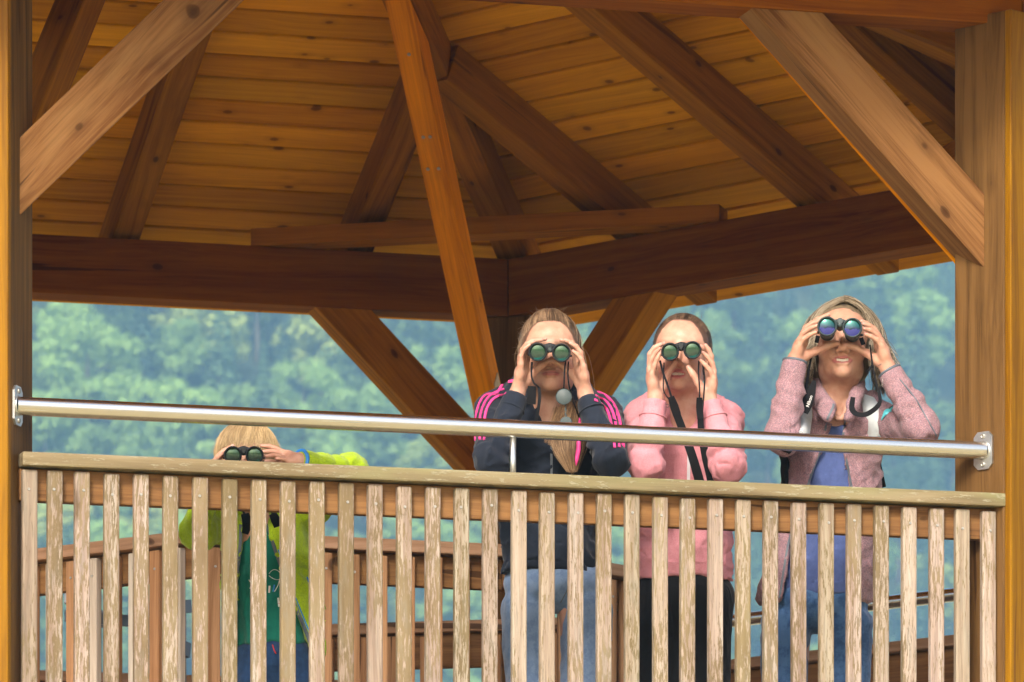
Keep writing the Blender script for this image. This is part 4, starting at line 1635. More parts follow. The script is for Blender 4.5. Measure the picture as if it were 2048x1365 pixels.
def hand(s, P, fr_, to_body, spec, rs=1.0):
    """spec: wrist, palm points and five finger chains in image pixels with a depth behind the lens plane"""
    m = P.m
    G_ = lambda q: P.g(q[0], q[1], fr_ + q[2])
    wr = G_(spec['wrist'])
    kn = [G_(f[0]) for f in spec['fingers']]
    thick = .0125 * rs
    # palm: bones from the wrist to each knuckle, webbed together
    for i, k_ in enumerate(kn):
        s.cap(wr.lerp(k_, .12), k_, .0145 * rs, .0105 * rs, k=.014)
    for i in range(len(kn) - 1):
        s.cap(kn[i].lerp(wr, .35), kn[i + 1].lerp(wr, .35), .0125 * rs, .0125 * rs, k=.012)
    rr = [(.0095, .0088, .0080, .0066), (.0097, .0090, .0081, .0066), (.0093, .0086, .0078, .0064), (.0085, .0078, .0070, .0060)]
    for f, r4 in zip(spec['fingers'], rr):
        pts = [G_(q) for q in f]
        s.chain(pts, [x * rs for x in r4[:len(pts)]], k=.0016)
        tip = A_(pts[-1]) + (A_(pts[-1]) - A_(pts[-2])) * .1
        P.blobs.append((tip + np.array([0, -.004, .002]), .0085 * rs, (.62, .33, .29), .8))
        for q in range(0, len(pts) - 1):
            P.blobs.append((pts[q], .014 * rs, None, .38))
        for q in range(1, len(pts) - 1):      # knuckle swellings
            s.ell(pts[q], (r4[q] * 1.07 * rs,) * 3, k=.0016)
    th = [G_(q) for q in spec['thumb']]
    P.blobs.append((A_(th[-1]) + np.array([0, -.006, 0]), .010 * rs, (.62, .33, .29), .7)); P.blobs.append((th[1], .02, None, .3))
    s.chain(th, [x * rs for x in ((.0145, .0112, .0098, .0082) if len(th) == 4 else (.0145, .0105, .0082))], k=.005)
    s.cap(wr, th[0], .0135 * rs, .0135 * rs, k=.014)
    return wr


def nails(P, fr_, spec, parent, rs):
    pass


def clump_colors(D, base, light, dark, g_, fr=9, seed=2):
    q = vnoise(D * fr, seed) * .9 + vnoise(D * fr * 3, seed + 1) * .7 + g_.normal(size=len(D)) * .18
    q = np.clip(.5 + q, 0, 1)[:, None]
    lo, mi, hi = np.array(dark), np.array(base), np.array(light)
    return np.where(q < .5, lo + (mi - lo) * q * 2, mi + (hi - mi) * (q - .5) * 2)


def strand_colors(n_, base, light, dark, g_):
    a = g_.random((n_, 1)); b = g_.random((n_, 1))
    C = np.array(base) * (1 - a * .6) + np.array(light) * a * .6
    return C * (1 - b * .35) + np.array(dark) * b * .35


def skull_pt(T_, th, ph, lift=1.0, sc=1.0):
    """point on the skull by azimuth th (0 = forward, + to image right) and height angle ph"""
    x = math.sin(th) * math.cos(ph); y = -math.cos(th) * math.cos(ph); z = math.sin(ph)
    return (np.array([0 + x * .080 * lift, .018 + y * .099 * lift, .030 + z * .090 * lift]))


def hair_cap(s, T, O, Rm, sc, lift, cuts):
    s.ell(T(0, .020, .031), np.array([.0815, .0985, .0915]) * sc * lift, Rm, k=.01)
    s.ell(T(0, .05, -.01), np.array([.072, .06, .075]) * sc * lift, Rm, k=.03)
    for c, r_ in cuts:
        s.ell(T(*c), np.array(r_) * sc, Rm, k=.006, op='s')


def skull_np(D, lift):
    """D (…,3) unit directions in head frame -> points on the skull"""
    return np.stack([D[..., 0] * .080, .018 + D[..., 1] * .099, .030 + D[..., 2] * .090], -1) * lift + np.array([0, .018, .03]) * (1 - lift)


def slerp_paths(D0, D1, k_, over=1.0):
    t_ = np.linspace(0, over, k_)[None, :, None]
    dot = np.clip((D0 * D1).sum(1), -1, 1); om = np.arccos(dot)[:, None, None] + 1e-6
    return (np.sin((1 - t_) * om) * D0[:, None] + np.sin(t_ * om) * D1[:, None]) / np.sin(om)


def unit(a):
    a = np.asarray(a, float)
    return a / np.linalg.norm(a, axis=-1, keepdims=True)


def flyaways(T, m, g_, col, r=.0004, out=.022):
    D = unit(np.stack([g_.uniform(-1, 1, m), g_.uniform(-.5, .9, m), g_.uniform(-.1, 1, m)], 1))
    p0 = skull_np(D, 1.06)
    dr = unit(D * .35 + g_.normal(size=(m, 3)) * .55 + np.array([0, .3, -.2]))
    t_ = np.linspace(0, 1, 7)[None, :, None]
    L_ = p0[:, None] + dr[:, None] * t_ * g_.uniform(.4, 1.3, (m, 1, 1)) * out - D[:, None] * t_ ** 2 * .006
    return strands('h', place_np(T, L_), r, None, strand_colors(m, col, col, col, g_), .4)


def make_hair(name, parts, parent, M_=None):
    """parts: list of (V, F, C)"""
    Vs, Fs, Cs, b = [], [], [], 0
    for V_, F_, C_ in parts:
        Vs.append(V_); Fs.append(F_ + b); Cs.append(C_); b += len(V_)
    V_ = np.concatenate(Vs)
    me = mesh_np(name, V_, np.concatenate(Fs), True, M_hair)
    C = np.concatenate(Cs)
    me.color_attributes.new('Col', 'FLOAT_COLOR', 'POINT')
    if C.shape[1] == 3: C = np.hstack([C, np.ones((len(C), 1))])
    me.color_attributes['Col'].data.foreach_set('color', C.astype(np.float32).ravel())
    return link(name, me, None, parent)


def cap_part(T, O, Rm, sc, lift, cuts, col, dark, hgrid=.004, seed=1, extra=None, noise_amp=.0022):
    s = SDF(); hair_cap(s, T, O, Rm, sc, lift, cuts)
    if extra: extra(s)
    V, F = s.mesh(hgrid, warp=lambda P: noise_amp * vnoise(P * 70, seed))
    nz = vnoise(V * np.array([160, 160, 60]), seed + 3)[:, None] * .5 + .5
    C = np.array(dark) * (1 - nz) + np.array(col) * nz
    return V, F, C


def place_np(T, L_):
    """local head points (n,k,3) -> world"""
    O_ = T(0, 0, 0)
    B = np.stack([T(1, 0, 0) - O_, T(0, 1, 0) - O_, T(0, 0, 1) - O_])
    return L_ @ B + O_


def finish_body(P, name, s, label, T, sc, base, lips, legs=None, h=.0032, scalp=None):
    V, F = s.mesh(h, smooth=1)
    C = skin_colors(V, T, sc, base, lips, scalp=scalp)
    if legs is not None:
        V2, F2 = legs.mesh(.012)
        F = np.concatenate([F, F2 + len(V)]); V = np.concatenate([V, V2])
        C = np.concatenate([C, np.tile(np.array(base), (len(V2), 1))])
    o_ = Vector((P.head_xy[0], P.head_xy[1], FLOOR))
    me = mesh_np(name, V - A_(o_), F, True, M_skin)
    set_color(me, C)
    ob = link(name, me, None, None, Matrix.Translation(o_))
    tag(ob, label, 'person')
    return ob


def child_mesh(name, V, F, mat, parent, smooth=True):
    o_ = chain_world(parent).translation
    me = mesh_np(name, np.asarray(V) - A_(o_), F, smooth, mat)
    return link(name, me, None, parent, Matrix.Translation(o_))


def eyes_teeth(T, sc, body, teeth=None):
    for sx in (-1, 1):
        me = bpy.data.meshes.new('eye')
        b = bmesh.new(); bmesh.ops.create_uvsphere(b, u_segments=16, v_segments=10, radius=.0118 * sc); b.to_mesh(me); b.free()
        for p in me.polygons: p.use_smooth = True
        link('eye', me, M_eye, body, Matrix.Translation(Vector(T(sx * .031, -.0775, -.001))))
    if teeth:
        s = SDF()
        w, z0, hh = teeth
        k_ = 8
        for i in range(k_):
            x = (i - (k_ - 1) / 2) * w * 2 / k_
            y = -.0868 + (x / .03) ** 2 * .012
            s.box(T(x, y, z0 + (x / .03) ** 2 * .004), np.array([w / k_ * .93, .004, hh]) * sc, rd=.0012, k=.0004)
        V, F = s.mesh(.0011, smooth=1)
        child_mesh('teeth', V, F, M_teeth, body)


def folds(seed, amp=.004, sc=(9, 9, 16), ridge=True):
    def f(P):
        q = vnoise(P * np.array(sc) + 1.7 * np.stack([vnoise(P * 5, seed + 9)] * 3, 1), seed)
        q2 = vnoise(P * np.array(sc) * 2.1 + 1.2 * np.stack([vnoise(P * 9, seed + 7)] * 3, 1), seed + 2)
        q3 = vnoise(P * np.array(sc) * 1.15 + 2.4 * np.stack([vnoise(P * 6 + 3, seed + 5)] * 3, 1), seed + 12)
        cr = np.exp(-(q3 / .07) ** 2) * np.clip(.5 + 1.5 * vnoise(P * 7, seed + 21), 0, 1)
        return amp * .55 * cr - amp * 1.2 * (.42 - np.sqrt(np.abs(q) + .003)) - amp * .6 * (.42 - np.sqrt(np.abs(q2) + .004)) + .0008 * vnoise(P * 38, seed + 4)
    return f


def creases(a, b, amp, freq, seed, rad):
    """rings of cloth bunched along a sleeve from a to b"""
    a, b = A_(a), A_(b); d = (b - a); L = np.linalg.norm(d); d /= L
    def f(P):
        q = P - a; t_ = q @ d
        e = np.linalg.norm(q - t_[:, None] * d, axis=1)
        w = np.clip(1 - np.abs(t_ / L - .5) * 2, 0, 1) * np.clip(1.6 - e / rad, 0, 1)
        ph = t_ * freq + 2.2 * vnoise(P * 14, seed)
        return -amp * w * np.sin(ph)
    return f


def cuff_ring(parent, arms, dist, r, mat):
    for wr, el in arms:
        A2, A3 = A_(el), A_(wr); d_ = (A2 - A3) / np.linalg.norm(A2 - A3)
        c = Vector(A3 + d_ * dist); dd_ = Vector(d_); a_ = dd_.orthogonal().normalized(); b_ = dd_.cross(a_)
        link('cuff_seam', tube_mesh('cuff_seam', [c + (a_ * math.cos(q) + b_ * math.sin(q)) * r for q in np.linspace(0, 2 * math.pi, 33)], .0022, 6, mat, caps=False), None, parent)


def Y_(*fs, calm=()):
    def f(P):
        v = sum(f_(P) for f_ in fs)
        for c in calm:
            v = v * np.clip((np.linalg.norm(P - A_(c), axis=1) - .02) / .08, .08, 1)
        return v
    return f
FLATY = (0, 1, 0)

# ================================================================== girl in the dark jacket
def girl_dark():
    P = Person(1100, .33); g = P.g; P.head_xy = (g(1100, 700).x, P.Y)
    sc = 1.02
    O = A_(g(1100, 713)); Rm = rot(R(-3), 0, R(-1))
    s = SDF(); T = head_sdf(s, O, Rm, sc, 'closed')
    s.cap(T(0, .022, -.07), A_(g(1100, 835, .05)), .050, .056, k=.02)
    s.ell(g(1100, 880, .07), (.14, .066, .09), k=.03)
    s.cap(g(1100, 900, .08), g(1100, 1150, .08), .085, .09, flat=(FLATY, .7))
    fr_ = -.225
    HL = dict(wrist=(1034, 790, .075), fingers=[[(1055, 714, .100), (1056, 693, .090), (1070, 681, .082), (1091, 678, .078)],
              [(1049, 715, .078), (1050, 695, .072), (1062, 683, .066), (1084, 680, .062)],
              [(1044, 720, .055), (1045, 701, .050), (1054, 688, .046), (1067, 684, .043)],
              [(1042, 728, .035), (1042, 712, .030), (1049, 698, .026), (1059, 690, .024)]],
              thumb=[(1050, 765, .09), (1068, 744, .095), (1084, 731, .092), (1099, 722, .088)])
    HR = dict(wrist=(1172, 793, .075), fingers=[[(1150, 716, .100), (1148, 697, .090), (1137, 685, .082), (1122, 680, .078)],
              [(1157, 718, .078), (1154, 699, .072), (1145, 687, .066), (1131, 681, .062)],
              [(1163, 724, .055), (1161, 706, .050), (1152, 693, .046), (1141, 687, .043)],
              [(1167, 733, .033), (1163, 719, .028), (1155, 709, .024), (1146, 703, .021)]],
              thumb=[(1160, 766, .09), (1141, 745, .095), (1124, 732, .092), (1107, 722, .088)])
    s1 = s
    wl_ = hand(s1, P, fr_, None, HL, .93); wr_ = hand(s1, P, fr_, None, HR, .93)
    eL, eR = g(985, 918, -.20), g(1222, 922, -.20)
    s1.cap(wl_, A_(wl_) * .4 + A_(eL) * .6, .0205, .031, k=.012); s1.cap(wr_, A_(wr_) * .4 + A_(eR) * .6, .0205, .031, k=.012)
    shL, shR = g(988, 826, .06), g(1205, 832, .06)
    s1.cap(A_(wl_) * .4 + A_(eL) * .6, eL, .031, .034, k=.01); s1.cap(A_(wr_) * .4 + A_(eR) * .6, eR, .031, .034, k=.01)
    s1.cap(eL, shL, .034, .042, k=.01); s1.cap(eR, shR, .034, .042, k=.01)
    s1.cap(shL, shR, .045, .045, k=.02)
    legs = SDF()
    hpL, hpR = g(1062, 1200, .08), g(1152, 1200, .08)
    for hp, kn, ft in ((hpL, g(1058, 1480, .04), g(1055, 1690, .1)), (hpR, g(1158, 1480, .04), g(1165, 1690, .1))):
        legs.cap(hp, kn, .05, .036); legs.cap(kn, ft, .036, .03)
    body = finish_body(P, 'person', s1, 'girl in navy jacket with pink shoulder stripes and mid-blue jeans looking through binoculars', T, sc,
                       (.52, .30, .215), ((.42, .15, .14), .0235, .0068), legs, scalp=((.10, .06, .036), .56))
    eyes_teeth(T, sc, body)
    # jacket
    j = SDF()
    tl = (FLATY, .68)
    j.cap(g(1098, 870, .075), g(1098, 1010, .085), .150, .138, k=.03, flat=tl)
    j.cap(g(1098, 1010, .085), g(1100, 1140, .085), .138, .142, k=.03, flat=tl)
    j.cap(g(1035, 800, .085), shL, .050, .058, k=.03); j.cap(g(1165, 805, .085), shR, .050, .058, k=.03)
    j.cap(g(1060, 830, .085), g(1140, 830, .085), .06, .06, k=.03)
    for sh, el, wr, q in ((shL, eL, wl_, 0), (shR, eR, wr_, 1)):
        A1, A2, A3 = A_(sh), A_(el), A_(wr)
        cuff = A3 + (A2 - A3) * (.14 if q else .08)
        j.cap(sh, el, .056, .050, k=.014); j.cap(el, cuff, .050, .0345, k=.010)
        d_ = (A2 - A3) / np.linalg.norm(A2 - A3)
        j.half(cuff - d_ * 0, -d_, 's') if False else None
    # hood lying round the neck
    j.chain([g(1050, 800, .0), g(1040, 775, .06), g(1062, 768, .14), g(1100, 770, .17), g(1142, 772, .14), g(1160, 782, .06), g(1148, 806, .0)], [.024, .030, .04, .045, .04, .030, .024], k=.02)
    # neck opening
    j.cap(g(1100, 770, .02), g(1100, 845, -.03), .048, .030, k=.012, op='s')
    j.cap(g(1100, 800, -.1), g(1104, 880, -.2), .022, .006, k=.012, op='s')
    for wr, el in ((wl_, eL), (wr_, eR)):
        cuff_cut(j, wr, el, .002)
    j.half(g(1100, 1140, 0), (0, 0, -1), 's', .01)
    wp = Y_(folds(3, .012, (13, 13, 17)), creases(A_(eL) * .8 + A_(shL) * .2, A_(eL) * .5 + A_(wl_) * .5, .005, 150, 2, .09),
            creases(A_(eR) * .8 + A_(shR) * .2, A_(eR) * .5 + A_(wr_) * .5, .005, 150, 4, .09), calm=(wl_, wr_))
    Vj, Fj = j.mesh(.0052, warp=wp, smooth=1)
    jk = child_mesh('jacket', Vj, Fj, M_navy, body)
    bv = bvh_of(Vj, Fj)
    cuff_ring(jk, ((wl_, eL), (wr_, eR)), .045, .0355, M_navy)
    # shoulder stripes, three each side
    for off_ in (-1, 0, 1):
        o = 9.0 * off_
        def sp(P0_):
            out_ = []
            for q_ in range(len(P0_)):
                x, y, dd_ = P0_[q_]
                a0 = P0_[max(q_ - 1, 0)]; a1 = P0_[min(q_ + 1, len(P0_) - 1)]
                tx, ty = a1[0] - a0[0], a1[1] - a0[1]; l_ = math.hypot(tx, ty)
                out_.append(g(x - ty / l_ * o, y + tx / l_ * o, dd_))
            return out_
        cloth_strip('stripe', bv, sp([(1008, 779, .0), (986, 787, .0), (972, 801, .0), (963, 822, .0), (960, 845, .0), (960, 880, .0)]), .0072, M_pinkstripe, jk, off=.0032, n_=22)
        cloth_strip('stripe', bv, sp([(1192, 792, .0), (1208, 799, .0), (1221, 814, .0), (1229, 836, .0), (1233, 860, .0), (1238, 895, .0)]), .0072, M_pinkstripe, jk, off=.0032, n_=22)
    cloth_strip('hood_lining', bv, [g(1066, 782), g(1079, 802), g(1091, 828), g(1098, 850)], .017, M_pinkstripe, jk, off=.004)
    cloth_strip('hood_lining', bv, [g(1018, 764), g(1028, 762)], .008, M_pinkstripe, jk, off=.003, n_=4)
    cloth_strip('zip', bv, [g(1103, 862), g(1103, 960), g(1104, 1136)], .006, M_zip, jk, off=.003)
    # drawstring end
    link('drawstring', tube_mesh('drawstring', [g(1160, 835, -.135), g(1158, 870, -.15), g(1157, 900, -.155), g(1154, 918, -.155), g(1152, 932, -.155)], [.003, .0055, .007, .006, .0012], 8, M_pinkstripe), None, jk)
    # jeans
    t = SDF()
    t.ell(g(1112, 1168, .09), (.150, .100, .085), k=.03)
    for hp, kn, ft in ((g(1052, 1225, .08), g(1062, 1480, .03), g(1060, 1680, .09)), (g(1174, 1225, .08), g(1160, 1480, .03), g(1168, 1680, .09))):
        t.cap(hp, kn, .075, .060, k=.006); t.cap(kn, ft, .066, .05, k=.03)
    Vt, Ft = t.mesh(.009, warp=folds(8, .006, (8, 8, 16)))
    tr = child_mesh('trousers', Vt, Ft, M_jean1, body)
    bt = bvh_of(Vt, Ft)
    cloth_strip('seam', bt, [g(1136, 1145), g(1135, 1180), g(1121, 1206)], .003, M_zip, tr, off=.0005)
    for x in (1060, 1167):
        me = SDF().ell(g(x, 1688, .05), (.045, .12, .04)).mesh(.012)
        child_mesh('shoe', *me, M_shoe, body)
    # hair
    gq = np.random.default_rng(11)
    base, light, dark = (.125, .075, .044), (.29, .19, .115), (.05, .03, .018)
    cuts = [((0, -.105, -.020), (.090, .115, .130)), ((0, -.06, -.12), (.1, .1, .06))]
    parts = [cap_part(T, O, Rm, sc, 1.02, cuts, (.10, .062, .038), (.05, .03, .02), seed=5)]
    tie = np.array([0, .045, .118]); tied = unit(tie - np.array([0, .018, .03]))
    def roots(nr):
        th = gq.uniform(-2.3, 2.3, nr)
        ph = hairline(th, .58) + np.where(gq.random(nr) < .3, gq.normal(size=nr) * .05, np.abs(gq.normal(size=nr)) * .22)
        return unit(np.stack([np.sin(th) * np.cos(ph), -np.cos(th) * np.cos(ph), np.sin(ph)], 1))
    D0 = roots(6500); D1 = np.tile(tied, (len(D0), 1)) + gq.normal(size=(len(D0), 3)) * .05
    pth = slerp_paths(D0, unit(D1), 12)
    lift = 1.035 + .085 * np.sin(np.linspace(0, np.pi, 12) ** 1.0)[None, :, None] * np.clip(D0[:, 2] + .2, 0, 1)[:, None, None] + .03 * vnoise(D0 * 9, 4)[:, None, None] + gq.uniform(0, .022, (len(D0), 1, 1))
    L_ = np.stack([pth[..., 0] * .080, pth[..., 1] * .099, pth[..., 2] * .090], -1) * lift + np.array([0, .018, .03])
    parts.append(strands('h', place_np(T, L_), .0009, None, clump_colors(D0, base, light, dark, gq, 8), .8))
    # loose strands at the temples
    m = 60
    sgn = np.where(gq.random(m) < .5, -1, 1)
    x0 = sgn * gq.uniform(.068, .082, m)
    k_ = 10; tt = np.linspace(0, 1, k_)[None, :]
    Lx = x0[:, None] + sgn[:, None] * (tt * gq.uniform(-.002, .016, (m, 1)) + .005 * np.sin(tt * 5 + gq.uniform(0, 6, (m, 1))))
    Ly = gq.uniform(-.03, .03, m)[:, None] + tt * .01
    Lz = gq.uniform(.02, .06, m)[:, None] - tt * gq.uniform(.04, .12, (m, 1))
    parts.append(strands('h', place_np(T, np.stack([Lx, Ly, Lz], -1)), .0006, None, strand_colors(m, light, light, base, gq), .5))
    # flyaways on top
    m = 130
    D0 = unit(np.stack([gq.uniform(-.9, .9, m), gq.uniform(-.6, .6, m), gq.uniform(.4, 1, m)], 1))
    p0 = skull_np(D0, 1.04)
    dirs = unit(D0 * .15 + gq.normal(size=(m, 3)) * .6 + np.array([0, .5, .25]))
    tt = np.linspace(0, 1, 6)[None, :, None]
    L_ = p0[:, None] + dirs[:, None] * tt * gq.uniform(.012, .04, (m, 1, 1)) - np.array([0, 0, 1]) * tt ** 2 * .008
    parts.append(strands('h', place_np(T, L_), .00035, None, strand_colors(m, light, light, base, gq), .5))
    # pony tail: up and back, then forward over the shoulder
    guide = np.array([A_(T(0, .05, .112)), A_(T(.005, .075, .105)), A_(T(.02, .125, .05)), A_(g(1135, 700, .17)), A_(g(1150, 770, .10)), A_(g(1146, 820, .0)), A_(g(1136, 860, -.085)), A_(g(1136, 900, -.115)), A_(g(1144, 940, -.12))])
    rad = np.array([.008, .010, .022, .028, .028, .030, .034, .026, .010])
    m = 3000; k_ = 26
    ti = np.linspace(0, len(guide) - 1, k_)
    Gc = np.stack([np.interp(ti, np.arange(len(guide)), guide[:, a]) for a in range(3)], 1); Rr = np.interp(ti, np.arange(len(guide)), rad)
    for _ in range(2):
        Gc[1:-1] = (Gc[:-2] + 2 * Gc[1:-1] + Gc[2:]) / 4
    off_ = gq.normal(size=(m, 1, 3)) * np.array([.55, .30, .35]) + .02 * gq.normal(size=(m, k_, 3)).cumsum(1) * .35
    ends = (gq.random((m, 1, 1)) * .0)
    Pt = Gc[None] + off_ * Rr[None, :, None]
    parts.append(strands('h', Pt, .0007, None, clump_colors(off_[:, 0] * .8, (.24, .14, .07), (.46, .30, .165), (.10, .055, .03), gq, 5), .45))
    # spread ends over the chest
    m = 1400
    gd = np.array([A_(g(1130, 830, -.06)), A_(g(1112, 870, -.11)), A_(g(1102, 885, -.12))])
    st_ = gq.uniform(0, 1, m)
    p0 = A_(g(1140, 815, -.03)) + gq.normal(size=(m, 3)) * np.array([.014, .008, .008])
    ex = gq.uniform(1088, 1150, m); ey = 880 + 60 * np.clip((ex - 1088) / 62, 0, 1) ** 1.3 + gq.uniform(-14, 6, m)
    p1 = np.array([A_(g(a, b, -.118 + .01 * gq.random())) for a, b in zip(ex, ey)])
    tt = np.linspace(0, 1, 10)[None, :, None]
    mid_ = (p0 + p1) / 2 + np.array([0, -.03, 0]) + gq.normal(size=(m, 3)) * .004
    Pt = (1 - tt) ** 2 * p0[:, None] + 2 * tt * (1 - tt) * mid_[:, None] + tt ** 2 * p1[:, None]
    parts.append(strands('h', Pt, .0006, None, clump_colors(np.stack([ex * .02, ey * .0, gq.random(m) * .2], 1), (.26, .15, .075), (.48, .31, .17), (.10, .055, .03), gq, 9), .4))
    parts.append(flyaways(T, 240, gq, light, out=.026))
    hr_ = make_hair('hair', parts, body)
    s = SDF().cap(T(-.012, .03, .127), T(.014, .03, .130), .006, .006); s.cap(T(.014, .03, .130), T(.02, .045, .122), .006, .005)
    child_mesh('hair_tie', *s.mesh(.003), M_tie, body)
    # binoculars
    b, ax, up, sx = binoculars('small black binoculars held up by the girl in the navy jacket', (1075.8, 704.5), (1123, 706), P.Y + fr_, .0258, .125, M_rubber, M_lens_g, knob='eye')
    ribbon('strap', [g(1064, 725, fr_ + .06), g(1063, 750, fr_ + .03), g(1067, 765, fr_ + .0), g(1074, 772, fr_ + .0), g(1079, 778, -.215)], .005, .0016, M_strap, b)
    ribbon('strap', [g(1078, 776, -.225), g(1079, 800, -.23), g(1073, 840, -.22), g(1071, 856, -.205)], .0085, .0016, M_strap, b)
    ribbon('strap_pad', [g(1064, 773, -.205), g(1063, 790, -.205), g(1062, 809, -.20)], [.022, .026, .026], .004, M_strap, b)
    ribbon('strap', [g(1131, 722, fr_ + .06), g(1129, 745, fr_ + .0), g(1128, 770, fr_ - .01), g(1127, 782, -.225)], .004, .002, M_strap, b)
    ribbon('strap', [g(1137, 724, fr_ + .07), g(1136, 755, fr_ + .02), g(1142, 790, -.19), g(1152, 818, -.16), g(1158, 835, -.14)], .004, .0016, M_strap, b)
    # round rain cover hanging on the strap
    Mx = Matrix.Translation(g(1127.5, 793.5, -.235)) @ Matrix.Rotation(R(90), 4, 'Z')
    link('lens_cap', sharp(lathe_mesh('lens_cap', [(0.0001, -.003), (.0185, -.003), (.0205, -.0015), (.022, -.004), (.0225, .002), (.0215, .008)], Matrix.Identity(4), 40, M_rubber2), 40), None, b, Mx)
    for i in range(5):
        link('chain_link', tube_mesh('chain_link', [g(1129 + (i % 2) * 3, 811 + i * 4.6, -.228), g(1133 - (i % 2) * 3, 813 + i * 4.6, -.228), g(1131 + (i % 2) * 2, 816 + i * 4.6, -.228)], .0017, 6, M_rubber2), None, b)
    link('lens_cap', sharp(lathe_mesh('lens_cap', [(0.0001, -.003), (.017, -.003), (.0175, .004)], Matrix.Identity(4), 32, M_rubber2), 40), None, b,
         Matrix.Translation(g(1132, 846, -.235)) @ Matrix.Rotation(R(70), 4, 'Z'))


# ================================================================== girl in the pink hoodie
def girl_pink():
    P = Person(1362, .33); g = P.g; P.head_xy = (g(1362, 700).x, P.Y)
    sc = 1.0
    O = A_(g(1363, 713)); Rm = rot(R(-2), R(-7), R(3))
    s = SDF(); T = head_sdf(s, O, Rm, sc, 'open')
    s.cap(T(0, .022, -.07), A_(g(1366, 840, .05)), .052, .057, k=.02)
    s.ell(g(1366, 885, .07), (.14, .066, .09), k=.03)
    s.cap(g(1366, 900, .08), g(1364, 1150, .08), .085, .09, flat=(FLATY, .7))
    fr_ = -.225
    HL = dict(wrist=(1311, 800, .06), fingers=[[(1305, 722, .098), (1306, 704, .090), (1315, 693, .082), (1328, 687, .078)],
              [(1300, 726, .076), (1300, 709, .070), (1309, 696, .064), (1322, 689, .060)],
              [(1299, 738, .053), (1303, 720, .047), (1311, 706, .042), (1319, 698, .038)],
              [(1303, 750, .035), (1308, 733, .028), (1314, 718, .022), (1320, 707, .020)]],
              thumb=[(1322, 775, .08), (1332, 755, .09), (1341, 739, .092), (1351, 724, .09)])
    HR = dict(wrist=(1418, 803, .06), fingers=[[(1416, 728, .098), (1417, 711, .090), (1411, 699, .082), (1401, 693, .076)],
              [(1422, 731, .076), (1422, 713, .070), (1417, 700, .064), (1411, 691, .060)],
              [(1427, 742, .053), (1424, 727, .047), (1416, 715, .042), (1406, 706, .038)],
              [(1427, 757, .035), (1421, 743, .028), (1411, 731, .022), (1401, 721, .018)]],
              thumb=[(1408, 784, .05), (1397, 767, .045), (1386, 749, .04), (1377, 735, .04)])
    s1 = s
    wl_ = hand(s1, P, fr_, None, HL, .93); wr_ = hand(s1, P, fr_, None, HR, .93)
    eL, eR = g(1292, 930, -.19), g(1455, 933, -.19)
    shL, shR = g(1282, 838, .06), g(1450, 842, .06)
    for w_, e_, sh in ((wl_, eL, shL), (wr_, eR, shR)):
        mid_ = A_(w_) * .4 + A_(e_) * .6
        s1.cap(w_, mid_, .020, .031, k=.012); s1.cap(mid_, e_, .031, .034, k=.01); s1.cap(e_, sh, .034, .042, k=.01)
    s1.cap(shL, shR, .045, .045, k=.02)
    legs = SDF()
    for hp, kn, ft in ((g(1325, 1200, .08), g(1318, 1480, .04), g(1315, 1690, .1)), (g(1405, 1200, .08), g(1408, 1480, .04), g(1412, 1690, .1))):
        legs.cap(hp, kn, .05, .036); legs.cap(kn, ft, .036, .03)
    body = finish_body(P, 'person', s1, 'girl in pale pink hoodie and black trousers looking through binoculars with slicked-back hair', T, sc,
                       (.57, .325, .24), ((.55, .18, .18), .0245, .0150), legs, scalp=((.06, .038, .026), .66))
    eyes_teeth(T, sc, body, (.0190, -.0672, .0048))
    j = SDF(); tl = (FLATY, .68)
    j.cap(g(1366, 875, .075), g(1364, 1020, .085), .138, .135, k=.03, flat=tl)
    j.cap(g(1364, 1020, .085), g(1363, 1150, .085), .135, .146, k=.03, flat=tl)
    j.cap(g(1322, 812, .075), shL, .046, .054, k=.03); j.cap(g(1412, 814, .075), shR, .046, .054, k=.03)
    j.cap(g(1335, 850, .085), g(1395, 850, .085), .06, .06, k=.03)
    for sh, el, wr in ((shL, eL, wl_), (shR, eR, wr_)):
        A2, A3 = A_(el), A_(wr)
        L_ = np.linalg.norm(A2 - A3); d_ = (A2 - A3) / L_
        j.cap(sh, el, .054, .050, k=.014); j.cap(el, A3 + d_ * .055, .050, .038, k=.012)
        j.cap(A3 + d_ * .048, A3 + d_ * .002, .0335, .0315, k=.005)     # ribbed cuff
    j.chain([g(1332, 830, -.02), g(1318, 804, .05), g(1335, 795, .14), g(1366, 795, .17), g(1398, 797, .14), g(1414, 805, .05), g(1402, 832, -.02)], [.018, .024, .032, .036, .032, .024, .018], k=.02)
    j.cap(g(1366, 780, .02), g(1366, 832, -.01), .050, .036, k=.01, op='s')
    j.cap(g(1366, 800, -.1), g(1376, 826, -.12), .020, .006, k=.012, op='s')
    for wr, el in ((wl_, eL), (wr_, eR)):
        cuff_cut(j, wr, el, .002)
    j.half(g(1366, 1156, 0), (0, 0, -1), 's', .01)
    wp = Y_(folds(13, .010, (13, 13, 17)), creases(A_(eL), A_(eL) * .4 + A_(wl_) * .6, .005, 160, 2, .09),
            creases(A_(eR), A_(eR) * .4 + A_(wr_) * .6, .005, 160, 4, .09), calm=(wl_, wr_))
    Vj, Fj = j.mesh(.0052, warp=wp, smooth=1)
    jk = child_mesh('hoodie', Vj, Fj, M_pink, body); bv = bvh_of(Vj, Fj)
    cuff_ring(jk, ((wl_, eL), (wr_, eR)), .050, .0375, M_pink)
    cloth_strip('zip_tape', bv, [g(1377, 827), g(1378, 880), g(1377, 960), g(1377, 1150)], .0085, M_whitezip, jk, off=.001)
    cloth_strip('zip_pull', bv, [g(1376.5, 828), g(1376.5, 840)], .0045, M_silver, jk, off=.004, n_=4)
    cloth_strip('hem_seam', bv, [g(1255, 1122), g(1360, 1126), g(1468, 1124)], .002, M_pink, jk, off=.0015)
